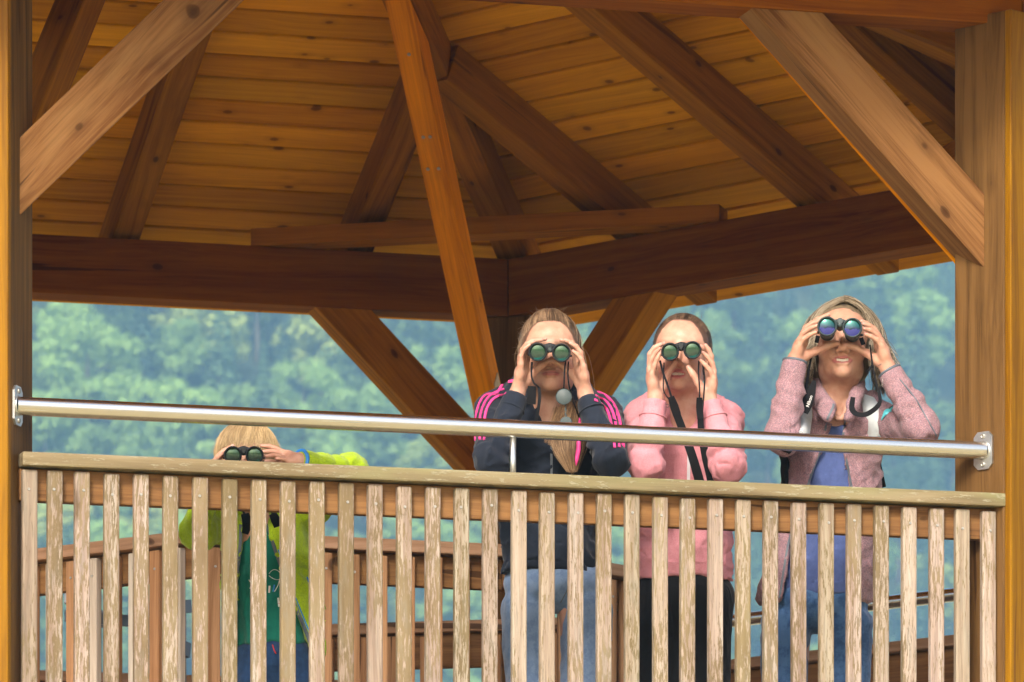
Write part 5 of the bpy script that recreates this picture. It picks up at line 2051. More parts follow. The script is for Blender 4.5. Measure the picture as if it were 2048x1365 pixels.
    link('eyelet', tube_mesh('eyelet', [g(1335 + 3.2 * math.cos(a), 812 + 3.2 * math.sin(a), -.06) for a in np.linspace(0, 6.28, 13)], .001, 6, M_dsteel, caps=False), None, jk)
    t = SDF()
    t.ell(g(1364, 1185, .09), (.140, .10, .10), k=.03)
    for hp, kn, ft in ((g(1322, 1215, .08), g(1315, 1480, .06), g(1312, 1680, .09)), (g(1405, 1215, .08), g(1400, 1480, .06), g(1405, 1680, .09))):
        t.cap(hp, kn, .086, .078, k=.04); t.cap(kn, ft, .078, .075, k=.03)
    child_mesh('trousers', *t.mesh(.009, warp=folds(18, .006, (9, 9, 4))), M_black, body)
    for x in (1313, 1405):
        child_mesh('shoe', *SDF().ell(g(x, 1688, .05), (.045, .12, .04)).mesh(.012), M_shoe, body)
    # slicked-back hair
    gq = np.random.default_rng(21)
    base, light, dark = (.075, .046, .030), (.20, .13, .085), (.03, .018, .012)
    cuts = [((0, -.100, -.020), (.092, .115, .134)), ((0, -.06, -.12), (.1, .1, .06))]
    parts = [cap_part(T, O, Rm, sc, 1.015, cuts, (.05, .032, .021), (.025, .016, .011), seed=7, noise_amp=.001)]
    tied = unit(np.array([0.05, .95, .35]))
    m = 7000
    th = gq.uniform(-2.3, 2.3, m)
    ph = hairline(th, .66) + np.where(gq.random(m) < .3, gq.normal(size=m) * .04, np.abs(gq.normal(size=m)) * .22)
    D0 = unit(np.stack([np.sin(th) * np.cos(ph), -np.cos(th) * np.cos(ph), np.sin(ph)], 1))
    top = unit(np.stack([np.sin(th) * .5, .15 + 0 * th, np.ones(m)], 1))
    D1 = unit(np.tile(tied, (m, 1)) + gq.normal(size=(m, 3)) * .05)
    pth = slerp_paths(D0, D1, 12)
    lift = 1.012 + .018 * np.sin(np.linspace(0, np.pi, 12))[None, :, None] + gq.uniform(0, .012, (m, 1, 1))
    L_ = np.stack([pth[..., 0] * .080, pth[..., 1] * .099, pth[..., 2] * .090], -1) * lift + np.array([0, .018, .03])
    parts.append(strands('h', place_np(T, L_), .0008, None, clump_colors(D0, base, light, dark, gq, 8), .8))
    parts.append(flyaways(T, 170, gq, light))
    make_hair('hair', parts, body)
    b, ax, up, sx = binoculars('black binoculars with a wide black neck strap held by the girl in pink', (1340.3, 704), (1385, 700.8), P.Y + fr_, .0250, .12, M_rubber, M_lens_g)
    F_ = fr_
    ribbon('strap_cord', [g(1320, 722, F_ + .05), g(1326, 745, F_ + .0), g(1335, 770, F_ - .012), g(1343, 795, -.235)], .0058, .0018, M_strap, b)
    ribbon('strap_cord', [g(1328, 726, F_ + .05), g(1327, 755, F_ - .01), g(1327, 780, F_ - .012), g(1334, 794, F_ - .01), g(1343, 803, -.235)], .0035, .0014, M_strap, b)
    ribbon('strap_pad', [g(1342, 794, -.235), g(1348, 812, -.225), g(1354, 830, -.215)], [.0165, .0235, .0225], .005, M_strap, b)
    ribbon('strap', [g(1353, 828, -.215), g(1366, 862, -.20), g(1382, 905, -.19), g(1394, 945, -.17), g(1402, 975, -.15)], [.021, .022, .024, .026, .026], .0022, M_strap, b)
    ribbon('strap_cord', [g(1398, 722, F_ + .05), g(1397, 745, F_ - .0), g(1399, 775, F_ - .01), g(1399, 797, -.235)], .0045, .0016, M_strap, b)
    ribbon('strap_cord', [g(1404, 722, F_ + .05), g(1409, 755, F_ - .01), g(1408, 785, F_ - .012), g(1405, 820, F_ - .012)], .0045, .0016, M_strap, b)
    ribbon('strap_pad', [g(1399, 796, -.24), g(1399, 815, -.23), g(1401, 838, -.225)], [.0155, .0185, .018], .005, M_strap, b)
    ribbon('strap', [g(1401, 836, -.225), g(1403, 870, -.21), g(1412, 915, -.19), g(1420, 945, -.17), g(1426, 975, -.15)], [.017, .018, .024, .026, .026], .0022, M_strap, b)


# ================================================================== woman in the rose fleece
def woman():
    P = Person(1680, .33); g = P.g; P.head_xy = (g(1682, 670).x, P.Y)
    sc = 1.03
    O = A_(g(1681, 694)); Rm = rot(R(-9), 0, R(0))
    s = SDF(); T = head_sdf(s, O, Rm, sc, 'smile', jaw=.95)
    s.cap(T(0, .018, -.075), A_(g(1678, 820, .05)), .050, .054, k=.02)
    s.ell(g(1680, 875, .07), (.14, .066, .09), k=.03)
    for sx_, xx in ((-1, 1664), (1, 1690)):
        s.cap(g(1679 + sx_ * 28, 775, .0), g(1679 + sx_ * 5, 838, -.02), .007, .006, k=.012)
    s.cap(g(1680, 900, .08), g(1648, 1180, .08), .085, .09, flat=(FLATY, .7))
    fr_ = -.225
    HL = dict(wrist=(1590, 722, .075), fingers=[[(1614, 668, .110), (1620, 652, .105), (1635, 640, .098), (1657, 630, .092)],
              [(1606, 670, .088), (1612, 656, .082), (1625, 647, .076), (1641, 641, .070)],
              [(1601, 679, .066), (1607, 666, .058), (1620, 657, .052), (1634, 652, .046)],
              [(1599, 690, .048), (1606, 679, .040), (1619, 670, .034), (1632, 665, .030)]],
              thumb=[(1608, 712, .08), (1631, 703, .09), (1652, 694, .095), (1675, 687, .098)])
    HR = dict(wrist=(1778, 742, .075), fingers=[[(1748, 668, .110), (1742, 655, .104), (1733, 648, .096), (1723, 643, .088)],
              [(1756, 672, .088), (1748, 659, .082), (1738, 652, .074), (1727, 648, .066)],
              [(1761, 681, .066), (1752, 668, .058), (1741, 661, .050), (1729, 658, .044)],
              [(1763, 692, .048), (1754, 680, .040), (1742, 673, .032), (1731, 669, .028)]],
              thumb=[(1757, 722, .08), (1734, 707, .09), (1712, 696, .095), (1691, 690, .098)])
    s1 = s
    wl_ = hand(s1, P, fr_, None, HL, .98); wr_ = hand(s1, P, fr_, None, HR, .98)
    eL, eR = g(1564, 872, -.17), g(1846, 858, -.17)
    shL, shR = g(1580, 850, .05), g(1768, 845, .05)
    for w_, e_, sh in ((wl_, eL, shL), (wr_, eR, shR)):
        mid_ = A_(w_) * .4 + A_(e_) * .6
        s1.cap(w_, mid_, .020, .031, k=.012); s1.cap(mid_, e_, .031, .034, k=.01); s1.cap(e_, sh, .034, .042, k=.01)
    s1.cap(shL, shR, .045, .045, k=.02)
    legs = SDF()
    for hp, kn, ft in ((g(1590, 1240, .08), g(1575, 1500, .04), g(1570, 1690, .1)), (g(1695, 1240, .08), g(1700, 1500, .04), g(1705, 1690, .1))):
        legs.cap(hp, kn, .05, .036); legs.cap(kn, ft, .036, .03)
    body = finish_body(P, 'person', s1, 'woman with blonde bob in open rose fleece over blue t-shirt, lifting large binoculars', T, sc,
                       (.51, .29, .205), ((.46, .17, .155), .0325, .0100), legs)
    eyes_teeth(T, sc, body, (.0215, -.0668, .0050))
    # t-shirt
    t = SDF(); tl = (FLATY, .68)
    t.cap(g(1674, 880, .08), g(1664, 1060, .085), .125, .122, k=.03, flat=tl)
    t.cap(g(1664, 1060, .085), g(1645, 1180, .085), .122, .142, k=.03, flat=tl)
    t.cap(g(1610, 850, .08), g(1745, 850, .08), .05, .05, k=.03)
    t.cap(g(1686, 790, -.16), g(1672, 858, -.16), .036, .006, k=.01, op='s'); t.cap(g(1680, 790, 0), g(1678, 850, -.06), .06, .04, k=.01, op='s')
    t.half(g(1640, 1192, 0), (.04, 0, -1), 's', .006)
    child_mesh('tshirt', *t.mesh(.006, warp=folds(25, .010, (12, 12, 9))), M_blue, body)
    # fleece jacket, open in front
    j = SDF()
    j.cap(g(1668, 875, .075), g(1655, 1050, .085), .150, .142, k=.03, flat=(FLATY, .74))
    j.cap(g(1655, 1050, .085), g(1630, 1200, .085), .142, .165, k=.03, flat=(FLATY, .74))
    j.cap(g(1622, 812, .08), shL, .046, .054, k=.035); j.cap(g(1738, 812, .08), shR, .046, .054, k=.035)
    for sh, el, wr in ((shL, eL, wl_), (shR, eR, wr_)):
        A2, A3 = A_(el), A_(wr); d_ = (A2 - A3) / np.linalg.norm(A2 - A3)
        j.cap(sh, el, .057, .052, k=.016); j.cap(el, A3 + d_ * .004, .052, .0345, k=.014)
    # open collar flaps
    j.chain([g(1636, 765, .05), g(1640, 790, -.03), g(1652, 815, -.085), g(1658, 838, -.095)], [.018, .024, .026, .016], k=.015)
    j.chain([g(1718, 768, .05), g(1712, 790, -.03), g(1703, 812, -.075), g(1698, 838, -.085)], [.018, .022, .020, .014], k=.015)
    j.chain([g(1636, 765, .05), g(1650, 768, .11), g(1680, 768, .13), g(1708, 768, .11), g(1718, 768, .05)], [.02, .026, .028, .026, .02], k=.02)
    # opening: a wedge from the neck to the hem
    pts = [(1676, 770, .018), (1678, 830, .026), (1666, 880, .034), (1662, 940, .088), (1655, 1000, .130), (1644, 1080, .175), (1636, 1210, .205)]
    for (x0, y0, w0), (x1, y1, w1) in zip(pts[:-1], pts[1:]):
        def fn(Pq, a=A_(g(x0, y0, 0)), b=A_(g(x1, y1, 0)), w0=w0, w1=w1):
            t_ = np.clip((a[2] - Pq[:, 2]) / (a[2] - b[2]), 0, 1)
            cx = a[0] + (b[0] - a[0]) * t_
            hw = (w0 + (w1 - w0) * t_) / 2
            dx = np.abs(Pq[:, 0] - cx) - hw
            dz = np.maximum(Pq[:, 2] - a[2], b[2] - Pq[:, 2])
            dy = Pq[:, 1] - (P.Y + .06)
            return np.maximum(np.maximum(dx, dz), dy)
        j.fn(fn, A_(g((x0 + x1) / 2, (y0 + y1) / 2, 0)), .45, k=.004, op='s')
    j.cap(g(1679, 740, .02), g(1678, 830, -.02), .047, .034, k=.008, op='s')
    for wr, el in ((wl_, eL), (wr_, eR)):
        cuff_cut(j, wr, el, .002)
    j.half(g(1630, 1206, 0), (0, 0, -1), 's', .02)
    wp = Y_(folds(33, .010, (12, 12, 15)), creases(A_(eL) * .8 + A_(shL) * .2, A_(wl_), .004, 110, 2, .09),
            creases(A_(eR) * .8 + A_(shR) * .2, A_(wr_), .005, 120, 4, .09), calm=(wl_, wr_))
    Vj, Fj = j.mesh(.0052, warp=wp, smooth=1)
    jk = child_mesh('fleece_jacket', Vj, Fj, M_fleece, body); bv = bvh_of(Vj, Fj)
    for wr, el in ((wl_, eL), (wr_, eR)):     # grey cuff binding
        A2, A3 = A_(el), A_(wr); d_ = (A2 - A3) / np.linalg.norm(A2 - A3)
        c = Vector(A3 + d_ * .003); dd_ = Vector(d_); a_ = dd_.orthogonal().normalized(); b_ = dd_.cross(a_)
        ring = [c + (a_ * math.cos(q) + b_ * math.sin(q)) * .0318 for q in np.linspace(0, 2 * math.pi, 33)]
        link('cuff_binding', tube_mesh('cuff_binding', ring, .0042, 8, M_zip, caps=False), None, jk)
    hw = [(x0, y0, w0 / P.m / 2) for x0, y0, w0 in pts]
    cloth_strip('zip', bv, [g(x - w_ - 4.5, y) for x, y, w_ in hw[2:6]] + [g(1634 - 75, 1196)], .006, M_zip, jk, off=.002)
    cloth_strip('zip', bv, [g(x + w_ + 4.5, y) for x, y, w_ in hw[2:6]] + [g(1638 + 77, 1196)], .006, M_zip, jk, off=.002)
    cloth_strip('zip', bv, [g(1668, 798), g(1666, 815), g(1655, 838), g(1650, 862)], .006, M_zip, jk, off=.003)
    cloth_strip('zip', bv, [g(1697, 785), g(1690, 805), g(1690, 838), g(1687, 870)], .006, M_zip, jk, off=.003)
    cloth_strip('seam', bv, [g(1800, 760), g(1832, 800), g(1858, 845), g(1872, 872)], .003, M_zip, jk, off=.003)
    cloth_patch('arm_patch', bv, g(1782, 826, -.06), (1, 0, -.05), (.25, 0, 1), .054, .036, M_aqua, jk, .004, lambda x, y: y * (1 - .35 * max(0, x)) + (.25 * x if y < 0 else 0))
    cloth_patch('zip_pull', bv, g(1786, 821, -.06), (1, 0, -.35), (.35, 0, 1), .019, .007, M_dsteel, jk, .0062)
    # jeans
    q = SDF()
    q.ell(g(1634, 1205, .09), (.150, .100, .09), k=.03)
    for hp, kn, ft in ((g(1572, 1250, .08), g(1562, 1500, .03), g(1558, 1680, .09)), (g(1694, 1250, .08), g(1694, 1500, .03), g(1694, 1680, .09))):
        q.cap(hp, kn, .074, .058, k=.006); q.cap(kn, ft, .062, .045, k=.03)
    child_mesh('trousers', *q.mesh(.009, warp=folds(38, .006, (8, 8, 16))), M_jean2, body)
    for x in (1563, 1692):
        child_mesh('shoe', *SDF().ell(g(x, 1688, .05), (.045, .12, .04)).mesh(.012), M_shoe, body)
    # hair: bob parted on top
    gq = np.random.default_rng(31)
    base, light, dark = (.20, .15, .095), (.50, .42, .31), (.055, .04, .026)
    cuts = [((0, -.125, -.040), (.072, .080, .122)), ((0, -.09, -.12), (.085, .085, .075))]
    def extra(s_):
        s_.ell(T(0, .055, -.03), np.array([.080, .055, .085]) * sc, Rm, k=.03)
    parts = [cap_part(T, O, Rm, sc, 1.05, cuts, (.24, .18, .11), (.09, .065, .045), seed=9, extra=extra)]
    m = 5200; k_ = 16
    side = np.where(gq.random(m) < .5, -1.0, 1.0)
    yb = np.where(gq.random(m) < .35, gq.uniform(-.062, -.03, m), gq.uniform(-.05, .105, m))
    # path in the head frame: from the parting over the side and down
    tt = np.linspace(0, 1, k_)[None, :]
    part_x = .008
    ph = tt * (math.pi * .5 + .12)
    wx = .093 + .018 * gq.random((m, 1)); hz_ = .097 + .012 * gq.random((m, 1))
    front = np.clip(-(yb[:, None]) / .055, 0, 1)      # 1 at the very front
    prof = np.clip(1 - ((yb[:, None] - .02) / .115) ** 2, .05, 1) ** .5
    down = gq.uniform(.055, .135, (m, 1)) * (1 - .25 * front)
    t1 = .62
    a_ = np.clip(tt / t1, 0, 1) * (math.pi / 2)
    X = part_x + side[:, None] * np.sin(a_) * wx * (.55 + .45 * prof) * 1.03
    Z = .030 + np.cos(a_) * hz_ * (.80 + .20 * prof) + .006
    b_ = np.clip((tt - t1) / (1 - t1), 0, 1)
    Z = Z - b_ * down - .012
    lay = np.where(yb < -.03, gq.uniform(.80, .95, m), gq.uniform(.84, 1.0, m))[:, None]
    X = part_x + (X - part_x) * lay; Z = .03 + (Z - .03) * np.where(Z > .03, .5 + .5 * lay, 1.0)
    Xf = side[:, None] * (b_ * (.012 + .036 * gq.random((m, 1)) ** 1.5) - b_ ** 2 * .012 * gq.random((m, 1)))
    X = X + Xf
    Yq = yb[:, None] + np.sin(a_) * (.028 * front) + gq.normal(size=(m, 1)) * .003 - .004 * b_
    Yq = np.minimum(Yq, .11)
    wv_ = vnoise(np.stack([yb * 30, side * 3, gq.random(m) * .6], 1), 6)[:, None]
    X = X + side[:, None] * .007 * np.sin(tt * 9 + wv_ * 5) * tt
    Z = Z + .005 * wv_ * (1 - tt)
    L_ = np.stack([X, Yq, Z], -1) + .0022 * np.stack([vnoise(np.stack([X.ravel() * 60, Yq.ravel() * 60, Z.ravel() * 25 + side.repeat(k_) * 9], 1), q_).reshape(m, k_) for q_ in (1, 2, 3)], -1) + tt[..., None] * gq.normal(size=(m, 1, 3)) * np.array([.006, .006, .004])
    cc = clump_colors(np.stack([side * 2, yb * 14, gq.random(m) * .5], 1), base, light, dark, gq, 5)
    parts.append(strands('h', place_np(T, L_), .0009, None, cc, .6))
    # wisps: flying left, and a few on top
    m = 160
    x0 = -gq.uniform(.075, .095, m); z0 = gq.uniform(-.08, .06, m)
    tt = np.linspace(0, 1, 7)[None, :]
    L_ = np.stack([x0[:, None] - tt * gq.uniform(.005, .045, (m, 1)), gq.uniform(0, .08, (m, 1)) + tt * .01, z0[:, None] - tt ** 1.5 * gq.uniform(.01, .06, (m, 1))], -1)
    parts.append(strands('h', place_np(T, L_), .00035, None, strand_colors(m, light, light, base, gq), .4))
    m = 70
    D0 = unit(np.stack([gq.uniform(-.5, .6, m), gq.uniform(-.4, .3, m), np.ones(m)], 1))
    p0 = skull_np(D0, 1.08)
    dr = unit(np.stack([gq.normal(size=m), gq.normal(size=m) * .3, gq.uniform(.2, 1, m)], 1))
    t3 = np.linspace(0, 1, 6)[None, :, None]
    L_ = p0[:, None] + dr[:, None] * t3 * gq.uniform(.01, .035, (m, 1, 1)) - np.array([0, 0, 1]) * t3 ** 2 * .012
    parts.append(strands('h', place_np(T, L_), .00035, None, strand_colors(m, base, light, dark, gq), .4))
    parts.append(flyaways(T, 170, gq, light))
    make_hair('hair', parts, body)
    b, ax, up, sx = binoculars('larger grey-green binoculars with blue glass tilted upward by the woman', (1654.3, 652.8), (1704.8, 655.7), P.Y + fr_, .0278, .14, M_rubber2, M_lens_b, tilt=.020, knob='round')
    F_ = fr_
    for a in ([g(1636, 672, F_ + .06), g(1633, 686, F_ + .06)], [g(1722, 676, F_ + .06), g(1727, 690, F_ + .06)]):
        ribbon('strap_loop', a, .012, .004, M_strap, b)
    ribbon('strap', [g(1622, 716, -.13), g(1616, 750, -.13), g(1611, 785, -.13), g(1604, 825, -.12)], [.006, .007, .010, .012], .0018, M_strap, b)
    pad = ribbon('strap_pad', [g(1629, 762, -.135), g(1622, 785, -.14), g(1616, 808, -.14), g(1608, 826, -.135)], [.010, .026, .028, .022], .004, M_strap, b)
    ribbon('strap', [g(1740, 690, F_ + .07), g(1745, 730, -.16), g(1752, 765, -.17), g(1760, 795, -.175), g(1756, 812, -.175), g(1735, 828, -.17), g(1715, 829, -.165), g(1704, 818, -.15), g(1706, 795, -.13)],
           [.004, .005, .006, .009, .013, .014, .013, .016, .013], .002, M_strap, b)
    ribbon('strap', [g(1745, 730, -.165), g(1738, 740, -.165), g(1734, 744, -.16)], [.005, .006, .003], .002, M_strap, b)
    # lettering on the strap pad
    cu = bpy.data.curves.new('lettering', 'FONT'); cu.body = 'Nikon'; cu.size = .0135; cu.extrude = .0004; cu.align_x = 'CENTER'; cu.align_y = 'CENTER'
    tmp = bpy.data.objects.new('lettering', cu); COL.objects.link(tmp)
    bpy.context.view_layer.update()
    me = bpy.data.meshes.new_from_object(tmp.evaluated_get(bpy.context.evaluated_depsgraph_get()))
    bpy.data.objects.remove(tmp)
    me.materials.clear(); me.materials.append(M_white)
    xa = (g(1622, 793) - g(1615, 813)).normalized()
    na_ = Vector((0, -1, 0)); ya = na_.cross(xa).normalized(); na_ = xa.cross(ya)
    Mx = Matrix((xa, ya, na_)).transposed().to_4x4(); Mx.translation = g(1619, 803, -.1445)
    link('lettering', me, None, b, Mx)
    # small backpack on her back
    bp = empty('backpack', g(1665, 930, .28), 'backpack of the woman in rose fleece with pale grey shoulder straps', 'backpack')
    s = SDF().box(g(1668, 940, .30), (.12, .07, .19), rd=.05)
    link('bag', mesh_np('bag', *s.mesh(.012), True, M_strap), None, bp)
    def drape(name, pts, w, mat, off=.006):
        Q, N_ = on_surface(bv, [g(*p) for p in pts], off + .004, 26, True, 10)
        V, F = [], []
        for i, p in enumerate(Q):
            T_ = (Q[min(i + 1, len(Q) - 1)] - Q[max(i - 1, 0)]).normalized()
            nm = sum((N_[min(max(i + k, 0), len(Q) - 1)] for k in range(-3, 4)), Vector((0, 0, 0))).normalized()
            sd = T_.cross(nm).normalized()
            f = w[0] + (w[1] - w[0]) * i / (len(Q) - 1)
            for a, h_ in ((-1, 0), (-.85, .004), (.85, .004), (1, 0), (1, -.008), (-1, -.008)):
                V.append(p + sd * a * f / 2 + nm * h_)
        for i in range(len(Q) - 1):
            for k in range(6): F.append((i * 6 + k, i * 6 + (k + 1) % 6, (i + 1) * 6 + (k + 1) % 6, (i + 1) * 6 + k))
        m_ = (len(Q) - 1) * 6
        F.append(tuple(range(5, -1, -1))); F.append(tuple(m_ + k for k in range(6)))
        me = bpy.data.meshes.new(name); me.from_pydata([tuple(v) for v in V], [], F)
        bmx = bmesh.new(); bmx.from_mesh(me); bmesh.ops.recalc_face_normals(bmx, faces=bmx.faces); bmx.to_mesh(me); bmx.free()
        for p in me.polygons: p.use_smooth = True
        sharp(me, 50); me.materials.append(mat)
        return link(name, me, None, bp)
    drape('shoulder_strap', [(1616, 786), (1612, 805), (1606, 840), (1606, 866), (1600, 880)], (.040, .052), M_pack)
    drape('shoulder_strap', [(1731, 792), (1738, 810), (1748, 840), (1751, 862), (1755, 885)], (.046, .050), M_pack)
    drape('webbing', [(1572, 898), (1556, 915), (1546, 940), (1538, 968), (1536, 985)], (.034, .014), M_strap, .003)
    link('webbing', ribbon('webbing', [g(1750, 905, .05), g(1757, 935, .06), g(1766, 975, .12)], [.024, .018, .018], .003, M_strap, None).data, None, bp)
    bpy.data.objects.remove([o for o in bpy.data.objects if o.name.startswith('webbing') and o.parent is None][0])
    # bracelet
    A2, A3 = A_(eR), A_(wr_); d_ = (A3 - A2) / np.linalg.norm(A2 - A3)
    c = Vector(A3 + d_ * .020); dd_ = Vector(d_ + np.array([.25, 0, .1])).normalized(); a_ = dd_.orthogonal().normalized(); b_ = dd_.cross(a_)
    br = tube_mesh('bracelet', [c + (a_ * math.cos(q_) * .0225 + b_ * math.sin(q_) * .0225) for q_ in np.linspace(0, 2 * math.pi, 33)], .0009, 6, M_silver, caps=False)
    o = link('bracelet', br); tag(o, 'thin silver chain bracelet on the wrist of the woman in the rose fleece', 'bracelet')
    for i in range(7):
        q_ = g(1765 - (i % 2), 752 + i * 3.4, -.17)
        link('charm', tube_mesh('charm', [q_, q_ + Vector((.0012, 0, -.003))], .0011, 6, M_silver), None, o)


# ================================================================== boy
def boy():
    P = Person(495, .24); g = P.g; P.head_xy = (g(495, 910).x, P.Y)
    sc = .90
    O = A_(g(493, 927)); Rm = rot(R(6), 0, R(2))
    s = SDF(); T = head_sdf(s, O, Rm, sc, 'closed')
    s.cap(T(0, .022, -.06), A_(g(515, 1035, .06)), .042, .047, k=.02)
    s.ell(g(525, 1075, .08), (.115, .058, .07), k=.03)
    s.cap(g(530, 1090, .09), g(545, 1270, .09), .075, .08, flat=(FLATY, .7))
    fr_ = -.20
    HR = dict(wrist=(598, 921, .045), fingers=[[(566, 905, .070), (550, 897, .064), (537, 893, .060), (523, 892, .057)],
              [(570, 911, .052), (554, 905, .045), (541, 903, .041), (527, 904, .038)],
              [(572, 917, .036), (557, 912, .029), (545, 911, .024), (532, 913, .022)],
              [(576, 923, .022), (569, 919, .016), (561, 917, .012), (553, 918, .010)]],
              thumb=[(575, 929, .06), (558, 928, .075), (543, 926, .08), (530, 924, .08)])
    HL = dict(wrist=(414, 952, .05), fingers=[[(436, 921, .070), (445, 908, .064), (455, 899, .060), (466, 892, .057)],
              [(431, 922, .052), (439, 911, .046), (448, 902, .042), (459, 896, .038)],
              [(427, 926, .036), (434, 916, .030), (442, 907, .026), (452, 901, .024)],
              [(425, 932, .022), (430, 923, .017), (436, 915, .014), (444, 908, .012)]],
              thumb=[(428, 944, .06), (440, 936, .075), (452, 930, .08), (466, 926, .08)])
    s1 = s
    wl_ = hand(s1, P, fr_, None, HL, .82); wr_ = hand(s1, P, fr_, None, HR, .82)
    eL, eR = g(398, 1066, -.10), g(700, 945, -.02)
    shL, shR = g(452, 1030, .08), g(612, 1022, .10)
    for w_, e_, sh in ((wl_, eL, shL), (wr_, eR, shR)):
        mid_ = A_(w_) * .4 + A_(e_) * .6
        s1.cap(w_, mid_, .017, .025, k=.012); s1.cap(mid_, e_, .025, .027, k=.01); s1.cap(e_, sh, .027, .034, k=.01)
    s1.cap(shL, shR, .036, .036, k=.02)
    legs = SDF()
    for hp, kn, ft in ((g(510, 1330, .09), g(505, 1520, .06), g(505, 1690, .1)), (g(585, 1330, .09), g(590, 1520, .06), g(592, 1690, .1))):
        legs.cap(hp, kn, .042, .032); legs.cap(kn, ft, .032, .026)
    body = finish_body(P, 'person', s1, 'small blond boy in lime green fleece and dark green t-shirt peering over the railing', T, sc,
                       (.56, .32, .23), ((.50, .22, .20), .021, .0085), legs, h=.003)
    eyes_teeth(T, sc, body)
    t = SDF(); tl = (FLATY, .68)
    t.cap(g(525, 1080, .09), g(540, 1200, .09), .105, .100, k=.03, flat=tl)
    t.cap(g(540, 1200, .09), g(545, 1290, .09), .100, .108, k=.03, flat=tl)
    t.cap(g(480, 1040, .09), g(585, 1040, .09), .04, .04, k=.03)
    t.cap(g(512, 1020, -.04), g(512, 1040, -.02), .046, .04, k=.01, op='s')
    t.half(g(545, 1287, 0), (0, 0, -1), 's', .006)
    Vt, Ft = t.mesh(.006, warp=folds(45, .010, (14, 14, 8)))
    ts = child_mesh('tshirt', Vt, Ft, M_teal, body); bt = bvh_of(Vt, Ft)
    # scribbled print: outlined animal, striped legs
    def scr(pts, mat, w=.0022):
        cloth_strip('print', bt, [g(x, y) for x, y in pts], w, mat, ts, off=.001, n_=10)
    scr([(538, 1148), (545, 1138), (556, 1140), (563, 1150), (560, 1162), (548, 1160), (538, 1152)], M_white, .0012)
    scr([(498, 1160), (503, 1168), (500, 1178)], M_white)
    scr([(560, 1156), (556, 1172), (549, 1184)], M_white); scr([(539, 1172), (538, 1186)], M_white, .005); scr([(539, 1180), (538, 1184)], M_red, .005)
    scr([(549, 1170), (546, 1184)], M_bluetrim, .004); scr([(556, 1196), (558, 1214)], M_white, .0045); scr([(557, 1203), (558, 1208)], M_red, .005)
    j = SDF()
    j.cap(g(528, 1075, .09), g(545, 1190, .09), .128, .132, k=.03, flat=(FLATY, .80))
    j.cap(g(545, 1190, .09), g(548, 1300, .09), .132, .142, k=.03, flat=(FLATY, .80))
    j.cap(g(478, 1030, .09), shL, .038, .048, k=.03); j.cap(g(580, 1026, .10), shR, .038, .048, k=.03)
    for sh, el, wr in ((shL, eL, wl_), (shR, eR, wr_)):
        A2, A3 = A_(el), A_(wr); d_ = (A2 - A3) / np.linalg.norm(A2 - A3)
        j.cap(sh, el, .052, .050, k=.03); j.cap(el, A3 + d_ * .008, .048, .030, k=.02)
    j.chain([g(470, 1012, .02), g(468, 1000, .09), g(515, 996, .15), g(562, 1000, .09), g(560, 1012, .02)], [.018, .024, .03, .024, .018], k=.02)
    pts = [(510, 990, .05), (508, 1050, .06), (515, 1100, .085), (527, 1200, .150), (548, 1320, .215)]
    for (x0, y0, w0), (x1, y1, w1) in zip(pts[:-1], pts[1:]):
        def fn(Pq, a=A_(g(x0, y0, 0)), b=A_(g(x1, y1, 0)), w0=w0, w1=w1):
            t_ = np.clip((a[2] - Pq[:, 2]) / (a[2] - b[2]), 0, 1)
            cx = a[0] + (b[0] - a[0]) * t_; hw = (w0 + (w1 - w0) * t_) / 2
            dx = np.abs(Pq[:, 0] - cx) - hw
            dz = np.maximum(Pq[:, 2] - a[2], b[2] - Pq[:, 2]); dy = Pq[:, 1] - (P.Y + .07)
            return np.maximum(np.maximum(dx, dz), dy)
        j.fn(fn, A_(g((x0 + x1) / 2, (y0 + y1) / 2, 0)), .4, k=.004, op='s')
    j.cap(g(508, 970, .02), g(512, 1040, -.01), .043, .036, k=.008, op='s')
    for wr, el in ((wl_, eL), (wr_, eR)):
        cuff_cut(j, wr, el, .002, .045)
    j.half(g(545, 1308, 0), (0, 0, -1), 's', .01)
    wp = Y_(folds(53, .011, (14, 14, 16)), creases(A_(eR), A_(wr_), .0035, 130, 3, .08), creases(A_(shL), A_(eL), .004, 130, 5, .08), calm=(wl_, wr_))
    Vj, Fj = j.mesh(.0052, warp=wp, smooth=1)
    jk = child_mesh('fleece_jacket', Vj, Fj, M_green, body); bv = bvh_of(Vj, Fj)
    hw = [(x0, y0, w0 / P.m / 2) for x0, y0, w0 in pts]
    cloth_strip('zip', bv, [g(x + w_ + 4, y) for x, y, w_ in hw[1:4]] + [g(620, 1285)], .009, M_zip, jk, off=.002)
    cloth_strip('zip', bv, [g(x - w_ - 4, y) for x, y, w_ in hw[1:4]] + [g(482, 1300)], .009, M_zip, jk, off=.002)
    cloth_strip('trim', bv, [g(x + w_ + 10, y) for x, y, w_ in hw[2:4]] + [g(627, 1285)], .003, M_bluetrim, jk, off=.002)
    cloth_strip('trim', bv, [g(x - w_ - 10, y) for x, y, w_ in hw[2:4]] + [g(477, 1300)], .003, M_bluetrim, jk, off=.002)
    cloth_strip('trim', bv, [g(613, 1155), g(620, 1172)], .004, M_bluetrim, jk, off=.003, n_=5)
    A2, A3 = A_(eR), A_(wr_); d_ = (A2 - A3) / np.linalg.norm(A2 - A3)
    c = Vector(A3 + d_ * .006); dd_ = Vector(d_); a_ = dd_.orthogonal().normalized(); b_ = dd_.cross(a_)
    link('cuff_binding', tube_mesh('cuff_binding', [c + (a_ * math.cos(q) + b_ * math.sin(q)) * .0275 for q in np.linspace(0, 2 * math.pi, 33)], .0052, 8, M_bluetrim, caps=False), None, jk)
    q = SDF()
    q.ell(g(548, 1320, .10), (.118, .085, .085), k=.03)
